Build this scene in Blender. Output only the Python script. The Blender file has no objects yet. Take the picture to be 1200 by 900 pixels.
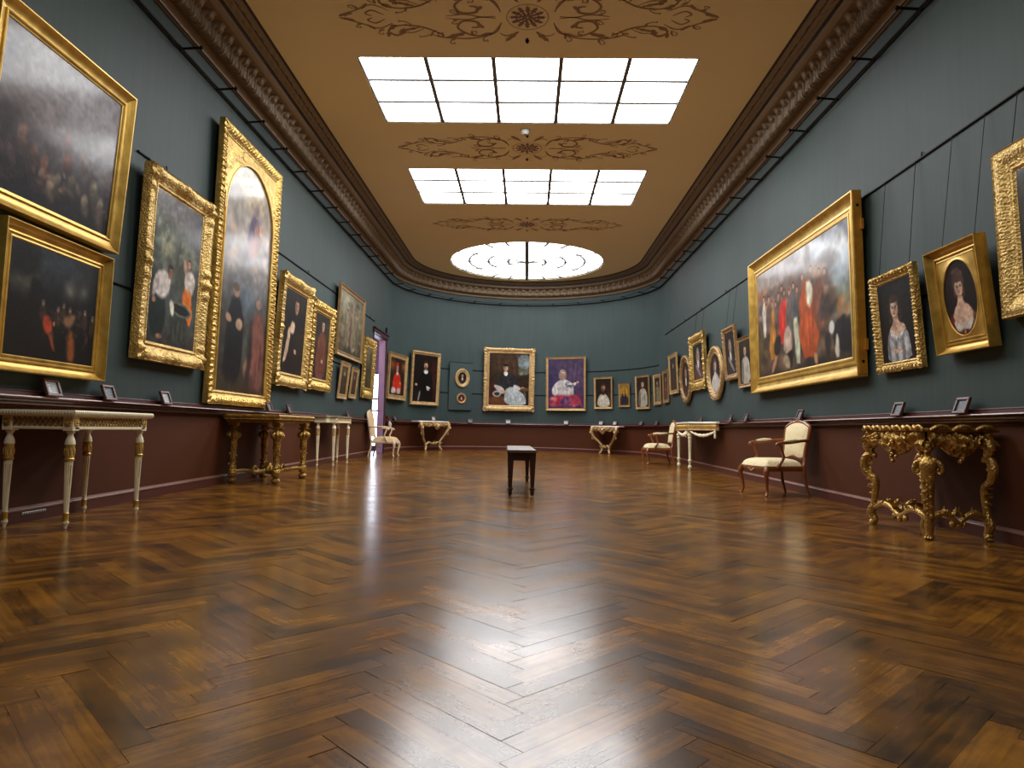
import bpy, bmesh, math, random
import numpy as np
from mathutils import Vector, Matrix
from mathutils.geometry import tessellate_polygon

random.seed(7)
RNG = np.random.default_rng(7)
COL = bpy.context.scene.collection
PI = math.pi

# ------------------------------------------------------------------ room measures (metres)
A = 3.70                 # half width of the gallery
YC, B = 18.15, 3.55      # the rounded far end: half ellipse A x B centred on (0, YC)
Y_NEAR = -3.2            # wall behind the camera
H = 5.443                # ceiling
CAM = (0.064, 0.0, 0.808)


def floor_z(x, y):       # the old parquet is not quite level
    return 0.008 * y - 0.005 * (x - 0.064)


# ------------------------------------------------------------------ mesh builder
class MB:
    def __init__(self):
        self.v = []; self.f = []; self.m = []; self.n = 0; self.mi = 0

    def add(self, verts, faces):
        o = self.n
        self.v.extend([tuple(map(float, p)) for p in verts]); self.n += len(verts)
        for f in faces:
            self.f.append([i + o for i in f]); self.m.append(self.mi)
        return self

    def box(self, x0, x1, y0, y1, z0, z1, b=0.004):
        b = min(b, (x1 - x0) * .45, (y1 - y0) * .45, (z1 - z0) * .45)
        vs = []; idx = {}
        X = (x0, x1); Y = (y0, y1); Z = (z0, z1)
        for i in (0, 1):
            for j in (0, 1):
                for k in (0, 1):
                    sx, sy, sz = (1 - 2 * i), (1 - 2 * j), (1 - 2 * k)
                    idx[i, j, k, 'x'] = len(vs); vs.append((X[i], Y[j] + sy * b, Z[k] + sz * b))
                    idx[i, j, k, 'y'] = len(vs); vs.append((X[i] + sx * b, Y[j], Z[k] + sz * b))
                    idx[i, j, k, 'z'] = len(vs); vs.append((X[i] + sx * b, Y[j] + sy * b, Z[k]))
        fs = []

        def q(*k):
            fs.append([idx[t] for t in k])
        for i in (0, 1):
            l = [(i, 0, 0, 'x'), (i, 1, 0, 'x'), (i, 1, 1, 'x'), (i, 0, 1, 'x')]
            q(*(l if i else l[::-1]))
            l = [(0, i, 0, 'y'), (1, i, 0, 'y'), (1, i, 1, 'y'), (0, i, 1, 'y')]
            q(*(l[::-1] if i else l))
            l = [(0, 0, i, 'z'), (1, 0, i, 'z'), (1, 1, i, 'z'), (0, 1, i, 'z')]
            q(*(l if i else l[::-1]))
        for j in (0, 1):
            for k in (0, 1):
                l = [(0, j, k, 'y'), (1, j, k, 'y'), (1, j, k, 'z'), (0, j, k, 'z')]
                q(*(l if (j == k) else l[::-1]))
                l = [(j, 0, k, 'z'), (j, 1, k, 'z'), (j, 1, k, 'x'), (j, 0, k, 'x')]
                q(*(l if (j == k) else l[::-1]))
                l = [(j, k, 0, 'x'), (j, k, 1, 'x'), (j, k, 1, 'y'), (j, k, 0, 'y')]
                q(*(l if (j == k) else l[::-1]))
        for i in (0, 1):
            for j in (0, 1):
                for k in (0, 1):
                    l = [(i, j, k, 'x'), (i, j, k, 'y'), (i, j, k, 'z')]
                    q(*(l if (i + j + k) % 2 == 0 else l[::-1])[::-1])
        return self.add(vs, fs)

    def lathe(self, prof, c=(0, 0, 0), seg=20, flute=0, famp=0.0, frange=None, sx=1, sy=1):
        """prof: list of (radius, z); optional flutes between two heights"""
        vs = []; fs = []
        for r, z in prof:
            for k in range(seg):
                a = 2 * PI * k / seg
                rr = r
                if flute and frange[0] <= z <= frange[1]:
                    rr = r * (1 - famp * (0.5 + 0.5 * math.cos(flute * a)))
                vs.append((c[0] + rr * math.cos(a) * sx, c[1] + rr * math.sin(a) * sy, c[2] + z))
        n = len(prof)
        for i in range(n - 1):
            for k in range(seg):
                k2 = (k + 1) % seg
                fs.append((i * seg + k, i * seg + k2, (i + 1) * seg + k2, (i + 1) * seg + k))
        fs.append(list(range(seg))[::-1]); fs.append([(n - 1) * seg + k for k in range(seg)])
        return self.add(vs, fs)

    def tube(self, pts, rad, seg=10, closed=False, smooth=4, flat=1.0, up=None):
        P = [Vector(p) for p in pts]
        R = list(rad) if hasattr(rad, '__len__') else [rad] * len(P)
        if smooth > 1 and len(P) > 2:
            P, R = spline(P, R, smooth, closed)
        n = len(P); vs = []; fs = []
        ref = Vector(up) if up else Vector((0.123, 0.277, 0.953))
        prevN = None
        for i in range(n):
            if closed:
                t = P[(i + 1) % n] - P[i - 1]
            else:
                t = P[min(i + 1, n - 1)] - P[max(i - 1, 0)]
            if t.length < 1e-9: t = Vector((0, 0, 1))
            t.normalize()
            if up or prevN is None:
                N = ref - t * ref.dot(t)
                if N.length < 1e-4: N = Vector((1, 0, 0)) - t * t.x
            else:
                N = prevN - t * prevN.dot(t)
            N.normalize(); prevN = N
            Bn = t.cross(N)
            for k in range(seg):
                a = 2 * PI * k / seg
                vs.append(P[i] + N * (R[i] * math.cos(a) * flat) + Bn * (R[i] * math.sin(a)))
        for i in range(n if closed else n - 1):
            i2 = (i + 1) % n
            for k in range(seg):
                k2 = (k + 1) % seg
                fs.append((i * seg + k, i * seg + k2, i2 * seg + k2, i2 * seg + k))
        if not closed:
            fs.append(list(range(seg))[::-1]); fs.append([(n - 1) * seg + k for k in range(seg)])
        return self.add(vs, fs)

    def ball(self, c, r, seg=12, rings=8):
        if not hasattr(r, '__len__'): r = (r, r, r)
        vs = [(c[0], c[1], c[2] - r[2])]; fs = []
        for i in range(1, rings):
            th = -PI / 2 + PI * i / rings
            for k in range(seg):
                a = 2 * PI * k / seg
                vs.append((c[0] + r[0] * math.cos(th) * math.cos(a), c[1] + r[1] * math.cos(th) * math.sin(a), c[2] + r[2] * math.sin(th)))
        vs.append((c[0], c[1], c[2] + r[2]))
        for k in range(seg):
            fs.append((0, 1 + (k + 1) % seg, 1 + k))
            fs.append((len(vs) - 1, 1 + (rings - 2) * seg + k, 1 + (rings - 2) * seg + (k + 1) % seg))
        for i in range(rings - 2):
            for k in range(seg):
                k2 = (k + 1) % seg
                fs.append((1 + i * seg + k, 1 + i * seg + k2, 1 + (i + 1) * seg + k2, 1 + (i + 1) * seg + k))
        return self.add(vs, fs)

    def grid(self, G, closed_u=False, flip=False):
        """G: array (nu, nv, 3)"""
        nu, nv = G.shape[:2]; fs = []
        for i in range(nu if closed_u else nu - 1):
            i2 = (i + 1) % nu
            for j in range(nv - 1):
                f = (i * nv + j, i2 * nv + j, i2 * nv + j + 1, i * nv + j + 1)
                fs.append(f[::-1] if flip else f)
        return self.add(G.reshape(-1, 3), fs)

    def prism(self, outline, y0, y1):
        """outline in (x, z), extruded along y"""
        n = len(outline)
        vs = [(p[0], y0, p[1]) for p in outline] + [(p[0], y1, p[1]) for p in outline]
        fs = [(i, (i + 1) % n, n + (i + 1) % n, n + i) for i in range(n)]
        tri = tessellate_polygon([[Vector((p[0], p[1], 0)) for p in outline]])
        for t in tri:
            fs.append(tuple(t)); fs.append(tuple(n + i for i in t[::-1]))
        return self.add(vs, fs)

    def slab(self, outline, z0, z1, edge=None):
        """outline in (x, y); edge: list of (inset, z) from bottom to top giving a moulded edge"""
        n = len(outline)
        edge = edge or [(0.0, z0), (0.0, z1)]
        c = Vector((sum(p[0] for p in outline) / n, sum(p[1] for p in outline) / n))
        nrm = []
        area = sum(outline[i][0] * outline[(i + 1) % n][1] - outline[(i + 1) % n][0] * outline[i][1] for i in range(n))
        sg = 1 if area > 0 else -1
        for i in range(n):
            t = Vector(outline[(i + 1) % n]) - Vector(outline[i - 1])
            if t.length < 1e-9: t = Vector((1, 0))
            t.normalize(); nrm.append(Vector((-t.y, t.x)) * sg)
        vs = []
        for ins, z in edge:
            for i in range(n):
                vs.append((outline[i][0] + nrm[i].x * ins, outline[i][1] + nrm[i].y * ins, z))
        fs = []
        for k in range(len(edge) - 1):
            for i in range(n):
                i2 = (i + 1) % n
                f = (k * n + i, k * n + i2, (k + 1) * n + i2, (k + 1) * n + i)
                fs.append(f if sg > 0 else f[::-1])
        bot = list(range(n)); top = [(len(edge) - 1) * n + i for i in range(n)]
        fs.append(bot[::-1] if sg > 0 else bot); fs.append(top if sg > 0 else top[::-1])
        return self.add(vs, fs)

    def xform(self, M, start=0):
        for i in range(start, self.n):
            self.v[i] = tuple(M @ Vector(self.v[i]))
        return self

    def build(self, name, mat, parent=None, smooth=35, loc=None, recalc=True):
        me = bpy.data.meshes.new(name)
        me.from_pydata(self.v, [], self.f)
        mats = mat if isinstance(mat, (list, tuple)) else [mat]
        for m in mats: me.materials.append(m)
        if recalc:
            bm = bmesh.new(); bm.from_mesh(me); bmesh.ops.recalc_face_normals(bm, faces=bm.faces[:])
            bm.to_mesh(me); bm.free()
        if len(mats) > 1: me.polygons.foreach_set('material_index', self.m)
        if smooth:
            me.polygons.foreach_set('use_smooth', [True] * len(me.polygons))
            me.set_sharp_from_angle(angle=math.radians(smooth))
        me.update()
        o = bpy.data.objects.new(name, me); COL.objects.link(o)
        if parent: o.parent = parent
        if loc: o.location = loc
        return o


def spline(P, R, k, closed=False):
    n = len(P); outP = []; outR = []
    rng = range(n) if closed else range(n - 1)
    for i in rng:
        if closed:
            a, b, c, d = P[i - 1], P[i], P[(i + 1) % n], P[(i + 2) % n]
            r1, r2 = R[i], R[(i + 1) % n]
        else:
            a, b, c, d = P[max(i - 1, 0)], P[i], P[i + 1], P[min(i + 2, n - 1)]
            r1, r2 = R[i], R[i + 1]
        for j in range(k):
            t = j / k; t2 = t * t; t3 = t2 * t
            outP.append(0.5 * ((2 * b) + (c - a) * t + (2 * a - 5 * b + 4 * c - d) * t2 + (3 * b - a - 3 * c + d) * t3))
            s = t * t * (3 - 2 * t)
            outR.append(r1 + (r2 - r1) * s)
    if not closed:
        outP.append(P[-1]); outR.append(R[-1])
    return outP, outR


def spiral(c, r0, r1, a0, a1, n=14):
    """flat spiral points in (x, z) about c"""
    out = []
    for i in range(n):
        t = i / (n - 1); a = math.radians(a0 + (a1 - a0) * t); r = r0 + (r1 - r0) * t
        out.append((c[0] + r * math.cos(a), c[1] + r * math.sin(a)))
    return out


def empty(name, loc=(0, 0, 0), rz=0.0, mat=None):
    o = bpy.data.objects.new(name, None); COL.objects.link(o)
    o.empty_display_size = 0.2
    if mat is not None: o.matrix_world = mat
    else:
        o.location = loc; o.rotation_euler = (0, 0, rz)
    return o


def tag(o, label=None, cat=None, group=None, kind=None):
    if label: o['label'] = label
    if cat: o['category'] = cat
    if group: o['group'] = group
    if kind: o['kind'] = kind
    return o


def structure(o):
    o['kind'] = 'structure'; return o


# ------------------------------------------------------------------ procedural materials
DULL = 0.74     # how much of its nominal lightness a painted or wooden surface keeps


def s2l(c):
    return tuple(((x / 255) / 12.92 if x / 255 <= 0.04045 else (((x / 255) + 0.055) / 1.055) ** 2.4) for x in c)


def nodes(name):
    m = bpy.data.materials.new(name); m.use_nodes = True
    nt = m.node_tree
    return m, nt, nt.nodes['Principled BSDF'], nt.nodes, nt.links


def mat_plain(name, rgb, rough=0.5, metal=0.0, var=0.12, scale=14.0, bump=0.0, bscale=60.0, coat=0.0, spec=0.5, stretch=(1, 1, 1), crough=0.1, k=None):
    m, nt, b, N, L = nodes(name)
    c = tuple(x * (DULL if k is None else k) for x in s2l(rgb))
    tc = N.new('ShaderNodeTexCoord'); mp = N.new('ShaderNodeMapping'); mp.inputs['Scale'].default_value = stretch
    L.new(tc.outputs['Object'], mp.inputs[0])
    nz = N.new('ShaderNodeTexNoise'); nz.inputs['Scale'].default_value = scale; nz.inputs['Detail'].default_value = 5
    L.new(mp.outputs[0], nz.inputs['Vector'])
    mx = N.new('ShaderNodeMix'); mx.data_type = 'RGBA'
    mx.inputs[6].default_value = (*[x * (1 - var) for x in c], 1); mx.inputs[7].default_value = (*[min(1, x * (1 + var)) for x in c], 1)
    L.new(nz.outputs['Fac'], mx.inputs[0]); L.new(mx.outputs[2], b.inputs['Base Color'])
    b.inputs['Roughness'].default_value = rough; b.inputs['Metallic'].default_value = metal
    b.inputs['Coat Weight'].default_value = coat; b.inputs['Coat Roughness'].default_value = crough
    b.inputs['Specular IOR Level'].default_value = spec
    if bump:
        n2 = N.new('ShaderNodeTexNoise'); n2.inputs['Scale'].default_value = bscale; n2.inputs['Detail'].default_value = 4
        L.new(mp.outputs[0], n2.inputs['Vector'])
        bp = N.new('ShaderNodeBump'); bp.inputs['Strength'].default_value = bump; bp.inputs['Distance'].default_value = 0.01
        L.new(n2.outputs['Fac'], bp.inputs['Height']); L.new(bp.outputs[0], b.inputs['Normal'])
    return m


def mat_gold(name, rgb, rough=0.36, metal=0.75, carve=0.0, cscale=45.0, var=0.25):
    m, nt, b, N, L = nodes(name)
    c = tuple(x * .84 for x in s2l(rgb))
    tc = N.new('ShaderNodeTexCoord')
    nz = N.new('ShaderNodeTexNoise'); nz.inputs['Scale'].default_value = 9; nz.inputs['Detail'].default_value = 6
    L.new(tc.outputs['Object'], nz.inputs['Vector'])
    cr = N.new('ShaderNodeValToRGB')
    cr.color_ramp.elements[0].position = 0.3; cr.color_ramp.elements[0].color = (*[x * (1 - var) * (1, .93, .8)[i] for i, x in enumerate(c)], 1)
    cr.color_ramp.elements[1].position = 0.7; cr.color_ramp.elements[1].color = (*[min(1, x * (1 + var * .5)) for x in c], 1)
    L.new(nz.outputs['Fac'], cr.inputs[0]); L.new(cr.outputs[0], b.inputs['Base Color'])
    b.inputs['Metallic'].default_value = metal
    mr = N.new('ShaderNodeMapRange'); mr.inputs['To Min'].default_value = rough - .08; mr.inputs['To Max'].default_value = rough + .14
    L.new(nz.outputs['Fac'], mr.inputs['Value']); L.new(mr.outputs[0], b.inputs['Roughness'])
    if carve:
        vo = N.new('ShaderNodeTexVoronoi'); vo.feature = 'SMOOTH_F1'; vo.inputs['Scale'].default_value = cscale
        n2 = N.new('ShaderNodeTexNoise'); n2.inputs['Scale'].default_value = cscale * .6; n2.inputs['Detail'].default_value = 3; n2.inputs['Distortion'].default_value = 1.5
        L.new(tc.outputs['Object'], vo.inputs['Vector']); L.new(tc.outputs['Object'], n2.inputs['Vector'])
        ad = N.new('ShaderNodeMath'); ad.operation = 'ADD'
        L.new(vo.outputs['Distance'], ad.inputs[0]); L.new(n2.outputs['Fac'], ad.inputs[1])
        bp = N.new('ShaderNodeBump'); bp.inputs['Strength'].default_value = carve; bp.inputs['Distance'].default_value = 0.02
        L.new(ad.outputs[0], bp.inputs['Height']); L.new(bp.outputs[0], b.inputs['Normal'])
    return m


def mat_emit(name, rgb, strength):
    m, nt, b, N, L = nodes(name)
    c = s2l(rgb)
    b.inputs['Base Color'].default_value = (*c, 1); b.inputs['Roughness'].default_value = 0.4
    b.inputs['Emission Color'].default_value = (*c, 1); b.inputs['Emission Strength'].default_value = strength
    return m


SKY_STRENGTH = 15.5
M = {}
# wall fabric and the brown dado share the wall, split by height
def wall_material():
    m, nt, b, N, L = nodes('teal_wall_fabric')
    geo = N.new('ShaderNodeNewGeometry')
    nz = N.new('ShaderNodeTexNoise'); nz.inputs['Scale'].default_value = 1.3; nz.inputs['Detail'].default_value = 4
    mp = N.new('ShaderNodeMapping'); mp.inputs['Scale'].default_value = (5, 5, .22)
    L.new(geo.outputs['Position'], mp.inputs[0])
    n2 = N.new('ShaderNodeTexNoise'); n2.inputs['Scale'].default_value = 3.5; n2.inputs['Detail'].default_value = 5
    L.new(geo.outputs['Position'], nz.inputs['Vector']); L.new(mp.outputs[0], n2.inputs['Vector'])
    mul = N.new('ShaderNodeMath'); mul.operation = 'ADD'
    L.new(nz.outputs['Fac'], mul.inputs[0]); L.new(n2.outputs['Fac'], mul.inputs[1])
    cr = N.new('ShaderNodeValToRGB')
    cr.color_ramp.elements[0].position = 0.35; cr.color_ramp.elements[0].color = (*s2l((43, 57, 56)), 1)
    cr.color_ramp.elements[1].position = 0.75; cr.color_ramp.elements[1].color = (*s2l((53, 68, 66)), 1)
    hf = N.new('ShaderNodeMath'); hf.operation = 'MULTIPLY'; hf.inputs[1].default_value = .5
    L.new(mul.outputs[0], hf.inputs[0]); L.new(hf.outputs[0], cr.inputs[0])
    L.new(cr.outputs[0], b.inputs['Base Color'])
    b.inputs['Roughness'].default_value = 0.62
    b.inputs['Specular IOR Level'].default_value = 0.35
    mp2 = N.new('ShaderNodeMapping'); mp2.inputs['Scale'].default_value = (60, 60, 4)
    L.new(geo.outputs['Position'], mp2.inputs[0])
    n3 = N.new('ShaderNodeTexNoise'); n3.inputs['Scale'].default_value = 2.0; L.new(mp2.outputs[0], n3.inputs['Vector'])
    bp = N.new('ShaderNodeBump'); bp.inputs['Strength'].default_value = .12; bp.inputs['Distance'].default_value = .004
    L.new(n3.outputs['Fac'], bp.inputs['Height']); L.new(bp.outputs[0], b.inputs['Normal'])
    return m


M['wall'] = wall_material()
M['dado'] = mat_plain('maroon_dado_paint', (87, 45, 23), .6, var=.08, scale=2.5, bump=.08, bscale=90, spec=.18)
M['rail'] = mat_plain('mahogany_moulding', (88, 42, 34), .34, var=.1, scale=6, coat=.18, crough=.3)
M['bead'] = mat_plain('pale_pink_brown_edge', (134, 92, 80), .35, var=.15, scale=8, coat=.4, crough=.25)  # paler pink-brown set on the moulding beads
M['ceiling'] = mat_plain('ochre_ceiling_paint', (250, 233, 186), .75, k=1.0, var=.05, scale=.9, spec=.2)
M['cornice'] = mat_plain('bronzed_plaster', (156, 134, 106), .5, k=.72, var=.22, scale=26, bump=.25, bscale=70)
M['cornice_dark'] = mat_plain('dark_brown_line_paint', (44, 32, 28), .5, var=.2, scale=20)
M['cornice_gilt'] = mat_plain('worn_pale_gilding', (160, 128, 92), .42, var=.3, scale=20, metal=.2)
M['ornament'] = mat_plain('brown_stencil_paint', (158, 128, 100), .75, k=1.0, var=.25, scale=8)
M['rosette'] = mat_plain('mauve_stencil_paint', (138, 110, 102), .75, k=1.0, var=.3, scale=14)
M['iron'] = mat_plain('black_iron', (20, 22, 24), .6, metal=0, spec=.2, var=.2)
M['glazing'] = mat_emit('daylit_frosted_glass', (252, 253, 255), SKY_STRENGTH)
M['glazing_fill'] = mat_emit('added_fill_glass', (252, 250, 244), SKY_STRENGTH * .30)  # dimmed glow of the two added skylights that brighten the near end
M['glazing_round'] = mat_emit('dimmer_daylit_glass', (252, 253, 255), SKY_STRENGTH * .62)
M['mullion'] = mat_plain('grey_glazing_bar', (120, 118, 114), .5)  # also colours the shadow arcs of the round skylight
M['mullion_thin'] = mat_plain('pale_glazing_bar', (168, 166, 160), .5)
M['gilt'] = mat_gold('burnished_gilding', (222, 182, 88), .34, .62)
M['gilt_side'] = mat_gold('matte_ochre_gilding', (214, 150, 48), .55, .35)
M['gilt_carved'] = mat_gold('carved_gilding', (222, 186, 104), .34, .66, carve=.32, cscale=40)
M['gilt_fine'] = mat_gold('fine_carved_gilding', (222, 188, 114), .36, .62, carve=.5, cscale=60)
M['gilt_pale'] = mat_gold('pale_worn_gilding', (206, 172, 120), .42, .5, carve=.25, cscale=70)
M['gilt_dark'] = mat_gold('antique_dark_gilding', (182, 144, 70), .36, .68, carve=.5, cscale=55, var=.4)
M['gilt_bronze'] = mat_gold('aged_gilding', (206, 164, 88), .28, .68, carve=.4, cscale=60, var=.4)
M['gilt_wood'] = mat_gold('brown_gilt_wood', (168, 134, 88), .42, .4, carve=.25, cscale=60)
M['cream'] = mat_plain('aged_cream_paint', (236, 224, 190), .45, k=1.0, var=.14, scale=18)
M['grey_cream'] = mat_plain('grey_cream_paint', (214, 202, 164), .45, k=.95, var=.18, scale=20)
M['marble'] = mat_plain('white_marble', (236, 230, 216), .22, k=.95, var=.08, scale=7)
M['marble_grey'] = mat_plain('veined_grey_marble', (150, 142, 128), .25, var=.3, scale=9)
M['dark_wood'] = mat_plain('dark_stained_wood', (58, 34, 28), .35, var=.25, scale=7, stretch=(1, 1, .15), coat=.3, crough=.2)
M['bench_top'] = mat_plain('worn_bench_top', (104, 82, 72), .38, var=.2, scale=5, stretch=(1, .1, 1), coat=.2, crough=.3)
M['walnut'] = mat_plain('honey_walnut', (150, 86, 42), .34, var=.25, scale=12, coat=.35, crough=.2)
M['pale_wood'] = mat_plain('cream_lacquered_wood', (222, 200, 166), .42, k=.9, var=.12, scale=14)
M['upholstery'] = None
M['card'] = mat_plain('white_caption_card', (214, 220, 224), .5, var=.05)
M['card_dark'] = mat_plain('grey_caption_print', (120, 132, 140), .5, var=.3, scale=60)
M['ink'] = mat_plain('dark_print', (70, 76, 84), .6)
M['stand'] = mat_plain('dark_caption_wood', (104, 66, 58), .4, var=.2, scale=20)
M['lavender'] = mat_plain('lavender_door_paint', (176, 140, 172), .5, var=.08, scale=4)
M['door_dark'] = mat_plain('dark_door_casing', (70, 40, 46), .4)
M['white_plastic'] = mat_plain('white_plastic', (226, 224, 216), .4)
M['red_paint'] = mat_plain('dull_red_enamel', (110, 26, 26), .35, coat=.4)
M['panel_teal'] = mat_plain('teal_panel_fabric', (56, 74, 74), .6, var=.06, scale=4)


def mat_fabric(name, base, motif, scale=26):
    m, nt, b, N, L = nodes(name)
    tc = N.new('ShaderNodeTexCoord')
    vo = N.new('ShaderNodeTexVoronoi'); vo.inputs['Scale'].default_value = scale
    nz = N.new('ShaderNodeTexNoise'); nz.inputs['Scale'].default_value = scale * .7; nz.inputs['Detail'].default_value = 3; nz.inputs['Distortion'].default_value = 2.2
    L.new(tc.outputs['Object'], vo.inputs['Vector']); L.new(tc.outputs['Object'], nz.inputs['Vector'])
    ad = N.new('ShaderNodeMath'); ad.operation = 'MULTIPLY'
    L.new(vo.outputs['Distance'], ad.inputs[0]); L.new(nz.outputs['Fac'], ad.inputs[1])
    cr = N.new('ShaderNodeValToRGB')
    cr.color_ramp.elements[0].position = .08; cr.color_ramp.elements[0].color = (*s2l(motif), 1)
    cr.color_ramp.elements[1].position = .2; cr.color_ramp.elements[1].color = (*s2l(base), 1)
    L.new(ad.outputs[0], cr.inputs[0]); L.new(cr.outputs[0], b.inputs['Base Color'])
    b.inputs['Roughness'].default_value = .7; b.inputs['Sheen Weight'].default_value = .2
    return m


M['upholstery'] = mat_fabric('cream_damask', (222, 206, 162), (204, 184, 134))
M['upholstery_tan'] = mat_fabric('tan_damask', (206, 172, 122), (186, 146, 96))


def mat_paint():
    m, nt, b, N, L = nodes('varnished_oil_paint')
    at = N.new('ShaderNodeAttribute'); at.attribute_name = 'paint'
    L.new(at.outputs['Color'], b.inputs['Base Color'])
    tc = N.new('ShaderNodeTexCoord')
    n = N.new('ShaderNodeTexNoise'); n.inputs['Scale'].default_value = 55; n.inputs['Detail'].default_value = 5
    L.new(tc.outputs['Object'], n.inputs['Vector'])
    bp = N.new('ShaderNodeBump'); bp.inputs['Strength'].default_value = .3; bp.inputs['Distance'].default_value = .006
    L.new(n.outputs['Fac'], bp.inputs['Height']); L.new(bp.outputs[0], b.inputs['Normal'])
    b.inputs['Roughness'].default_value = .5
    b.inputs['Specular IOR Level'].default_value = .1
    b.inputs['Coat Weight'].default_value = .4; b.inputs['Coat Roughness'].default_value = .13
    return m


M['paint'] = mat_paint()


def mat_floor():
    m, nt, b, N, L = nodes('worn_oak_parquet')
    at = N.new('ShaderNodeAttribute'); at.attribute_name = 'plank'
    uv = N.new('ShaderNodeUVMap'); uv.uv_map = 'grain'
    mp = N.new('ShaderNodeMapping'); mp.inputs['Scale'].default_value = (1.6, 22, 1)
    L.new(uv.outputs[0], mp.inputs[0])
    g = N.new('ShaderNodeTexNoise'); g.inputs['Scale'].default_value = 2.2; g.inputs['Detail'].default_value = 6; g.inputs['Distortion'].default_value = .6
    L.new(mp.outputs[0], g.inputs['Vector'])
    geo = N.new('ShaderNodeNewGeometry')
    wn = N.new('ShaderNodeTexNoise'); wn.inputs['Scale'].default_value = 3.1; wn.inputs['Detail'].default_value = 7; wn.inputs['Roughness'].default_value = .62
    L.new(geo.outputs['Position'], wn.inputs['Vector'])
    # tone = plank + grain + wear
    sep = N.new('ShaderNodeSeparateColor'); L.new(at.outputs['Color'], sep.inputs[0])
    a1 = N.new('ShaderNodeMath'); a1.operation = 'MULTIPLY_ADD'; a1.inputs[1].default_value = .42
    L.new(g.outputs['Fac'], a1.inputs[0])
    m2 = N.new('ShaderNodeMath'); m2.operation = 'MULTIPLY'; m2.inputs[1].default_value = .22; L.new(sep.outputs[0], m2.inputs[0])
    L.new(m2.outputs[0], a1.inputs[2])
    a2 = N.new('ShaderNodeMath'); a2.operation = 'MULTIPLY_ADD'; a2.inputs[1].default_value = .85
    L.new(wn.outputs['Fac'], a2.inputs[0]); L.new(a1.outputs[0], a2.inputs[2])
    cr = N.new('ShaderNodeValToRGB')
    els = cr.color_ramp.elements
    els[0].position = .42; els[0].color = (*s2l((18, 11, 5)), 1)
    els[1].position = .95; els[1].color = (*s2l((146, 96, 30)), 1)
    e = els.new(.54); e.color = (*s2l((48, 30, 11)), 1)
    e = els.new(.74); e.color = (*s2l((102, 64, 21)), 1)
    L.new(a2.outputs[0], cr.inputs[0]); L.new(cr.outputs[0], b.inputs['Base Color'])
    r = N.new('ShaderNodeMapRange'); r.inputs['From Min'].default_value = .3; r.inputs['From Max'].default_value = .75
    r.inputs['To Min'].default_value = .24; r.inputs['To Max'].default_value = .17
    L.new(wn.outputs['Fac'], r.inputs['Value']); L.new(r.outputs[0], b.inputs['Roughness'])
    bp = N.new('ShaderNodeBump'); bp.inputs['Strength'].default_value = .05; bp.inputs['Distance'].default_value = .003
    L.new(g.outputs['Fac'], bp.inputs['Height']); L.new(bp.outputs[0], b.inputs['Normal'])
    b.inputs['IOR'].default_value = 1.58
    return m


M['floor'] = mat_floor()
M['floor_gap'] = mat_plain('dark_floor_gap', (28, 17, 11), .7)

# ================================================================== THE ROOM
def apse(s, off=0.0):
    """point and inward normal on the rounded end; s = angle from the centre of the back, + to the right"""
    x, y = A * math.sin(s), B * math.cos(s)
    n = Vector((-x / A ** 2, -y / B ** 2, 0)).normalized()
    return Vector((x, YC + y, 0)) + n * off, n


def plan(y_left, y_right, step=0.25, n_apse=60):
    """list of (point, inward normal) from the left wall round the far end to the right wall"""
    out = []
    k = max(2, int(abs(YC - y_left) / step))
    for i in range(k):
        out.append((Vector((-A, y_left + (YC - y_left) * i / k, 0)), Vector((1, 0, 0))))
    for i in range(n_apse + 1):
        out.append(apse(-PI / 2 + PI * i / n_apse))
    k = max(2, int(abs(YC - y_right) / step))
    for i in range(1, k + 1):
        out.append((Vector((A, YC + (y_right - YC) * i / k, 0)), Vector((-1, 0, 0))))
    return out


def side(y0, y1, sgn, step=0.25):
    k = max(2, int(abs(y1 - y0) / step))
    return [(Vector((sgn * A, y0 + (y1 - y0) * i / k, 0)), Vector((-sgn, 0, 0))) for i in range(k + 1)]


def apse_path(s0, s1, n=50):
    return [apse(s0 + (s1 - s0) * i / n) for i in range(n + 1)]


def sweep(mb, path, prof, slope=False, mats=None, cap=True):
    """prof: list of (projection from the wall, z)"""
    m = len(prof); vs = []; fs = []
    for P, n in path:
        dz = floor_z(P.x, P.y) if slope else 0.0
        for p, z in prof:
            q = P + n * p; vs.append((q.x, q.y, z + dz))
    o = mb.n; mb.add(vs, [])
    for j in range(m - 1):
        if mats: mb.mi = mats[j]
        fs = []
        for i in range(len(path) - 1):
            fs.append([o + i * m + j, o + i * m + j + 1, o + (i + 1) * m + j + 1, o + (i + 1) * m + j])
        mb.f.extend(fs); mb.m.extend([mb.mi] * len(fs))
    mb.mi = 0
    if cap:
        mb.f.append([o + k for k in range(m)]); mb.f.append([o + (len(path) - 1) * m + k for k in range(m)][::-1]); mb.m.extend([0, 0])


DOOR = (16.50, 17.86, 3.13)     # the doorway in the left wall: y from, y to, top
WT = 0.16
ZS = 0.945                      # top of the painted dado


def wall_piece(name, path, z0=-0.15, z1=H + .05):
    mb = MB()
    if z0 > ZS: sweep(mb, path, [(0, z0), (0, z1), (-WT, z1), (-WT, z0), (0, z0)], mats=[0, 0, 0, 0], cap=True)
    else: sweep(mb, path, [(0, z0), (0, ZS), (0, z1), (-WT, z1), (-WT, z0), (0, z0)], mats=[1, 0, 0, 0, 1], cap=True)
    return structure(mb.build(name, [M['wall'], M['dado']], smooth=30))


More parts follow.
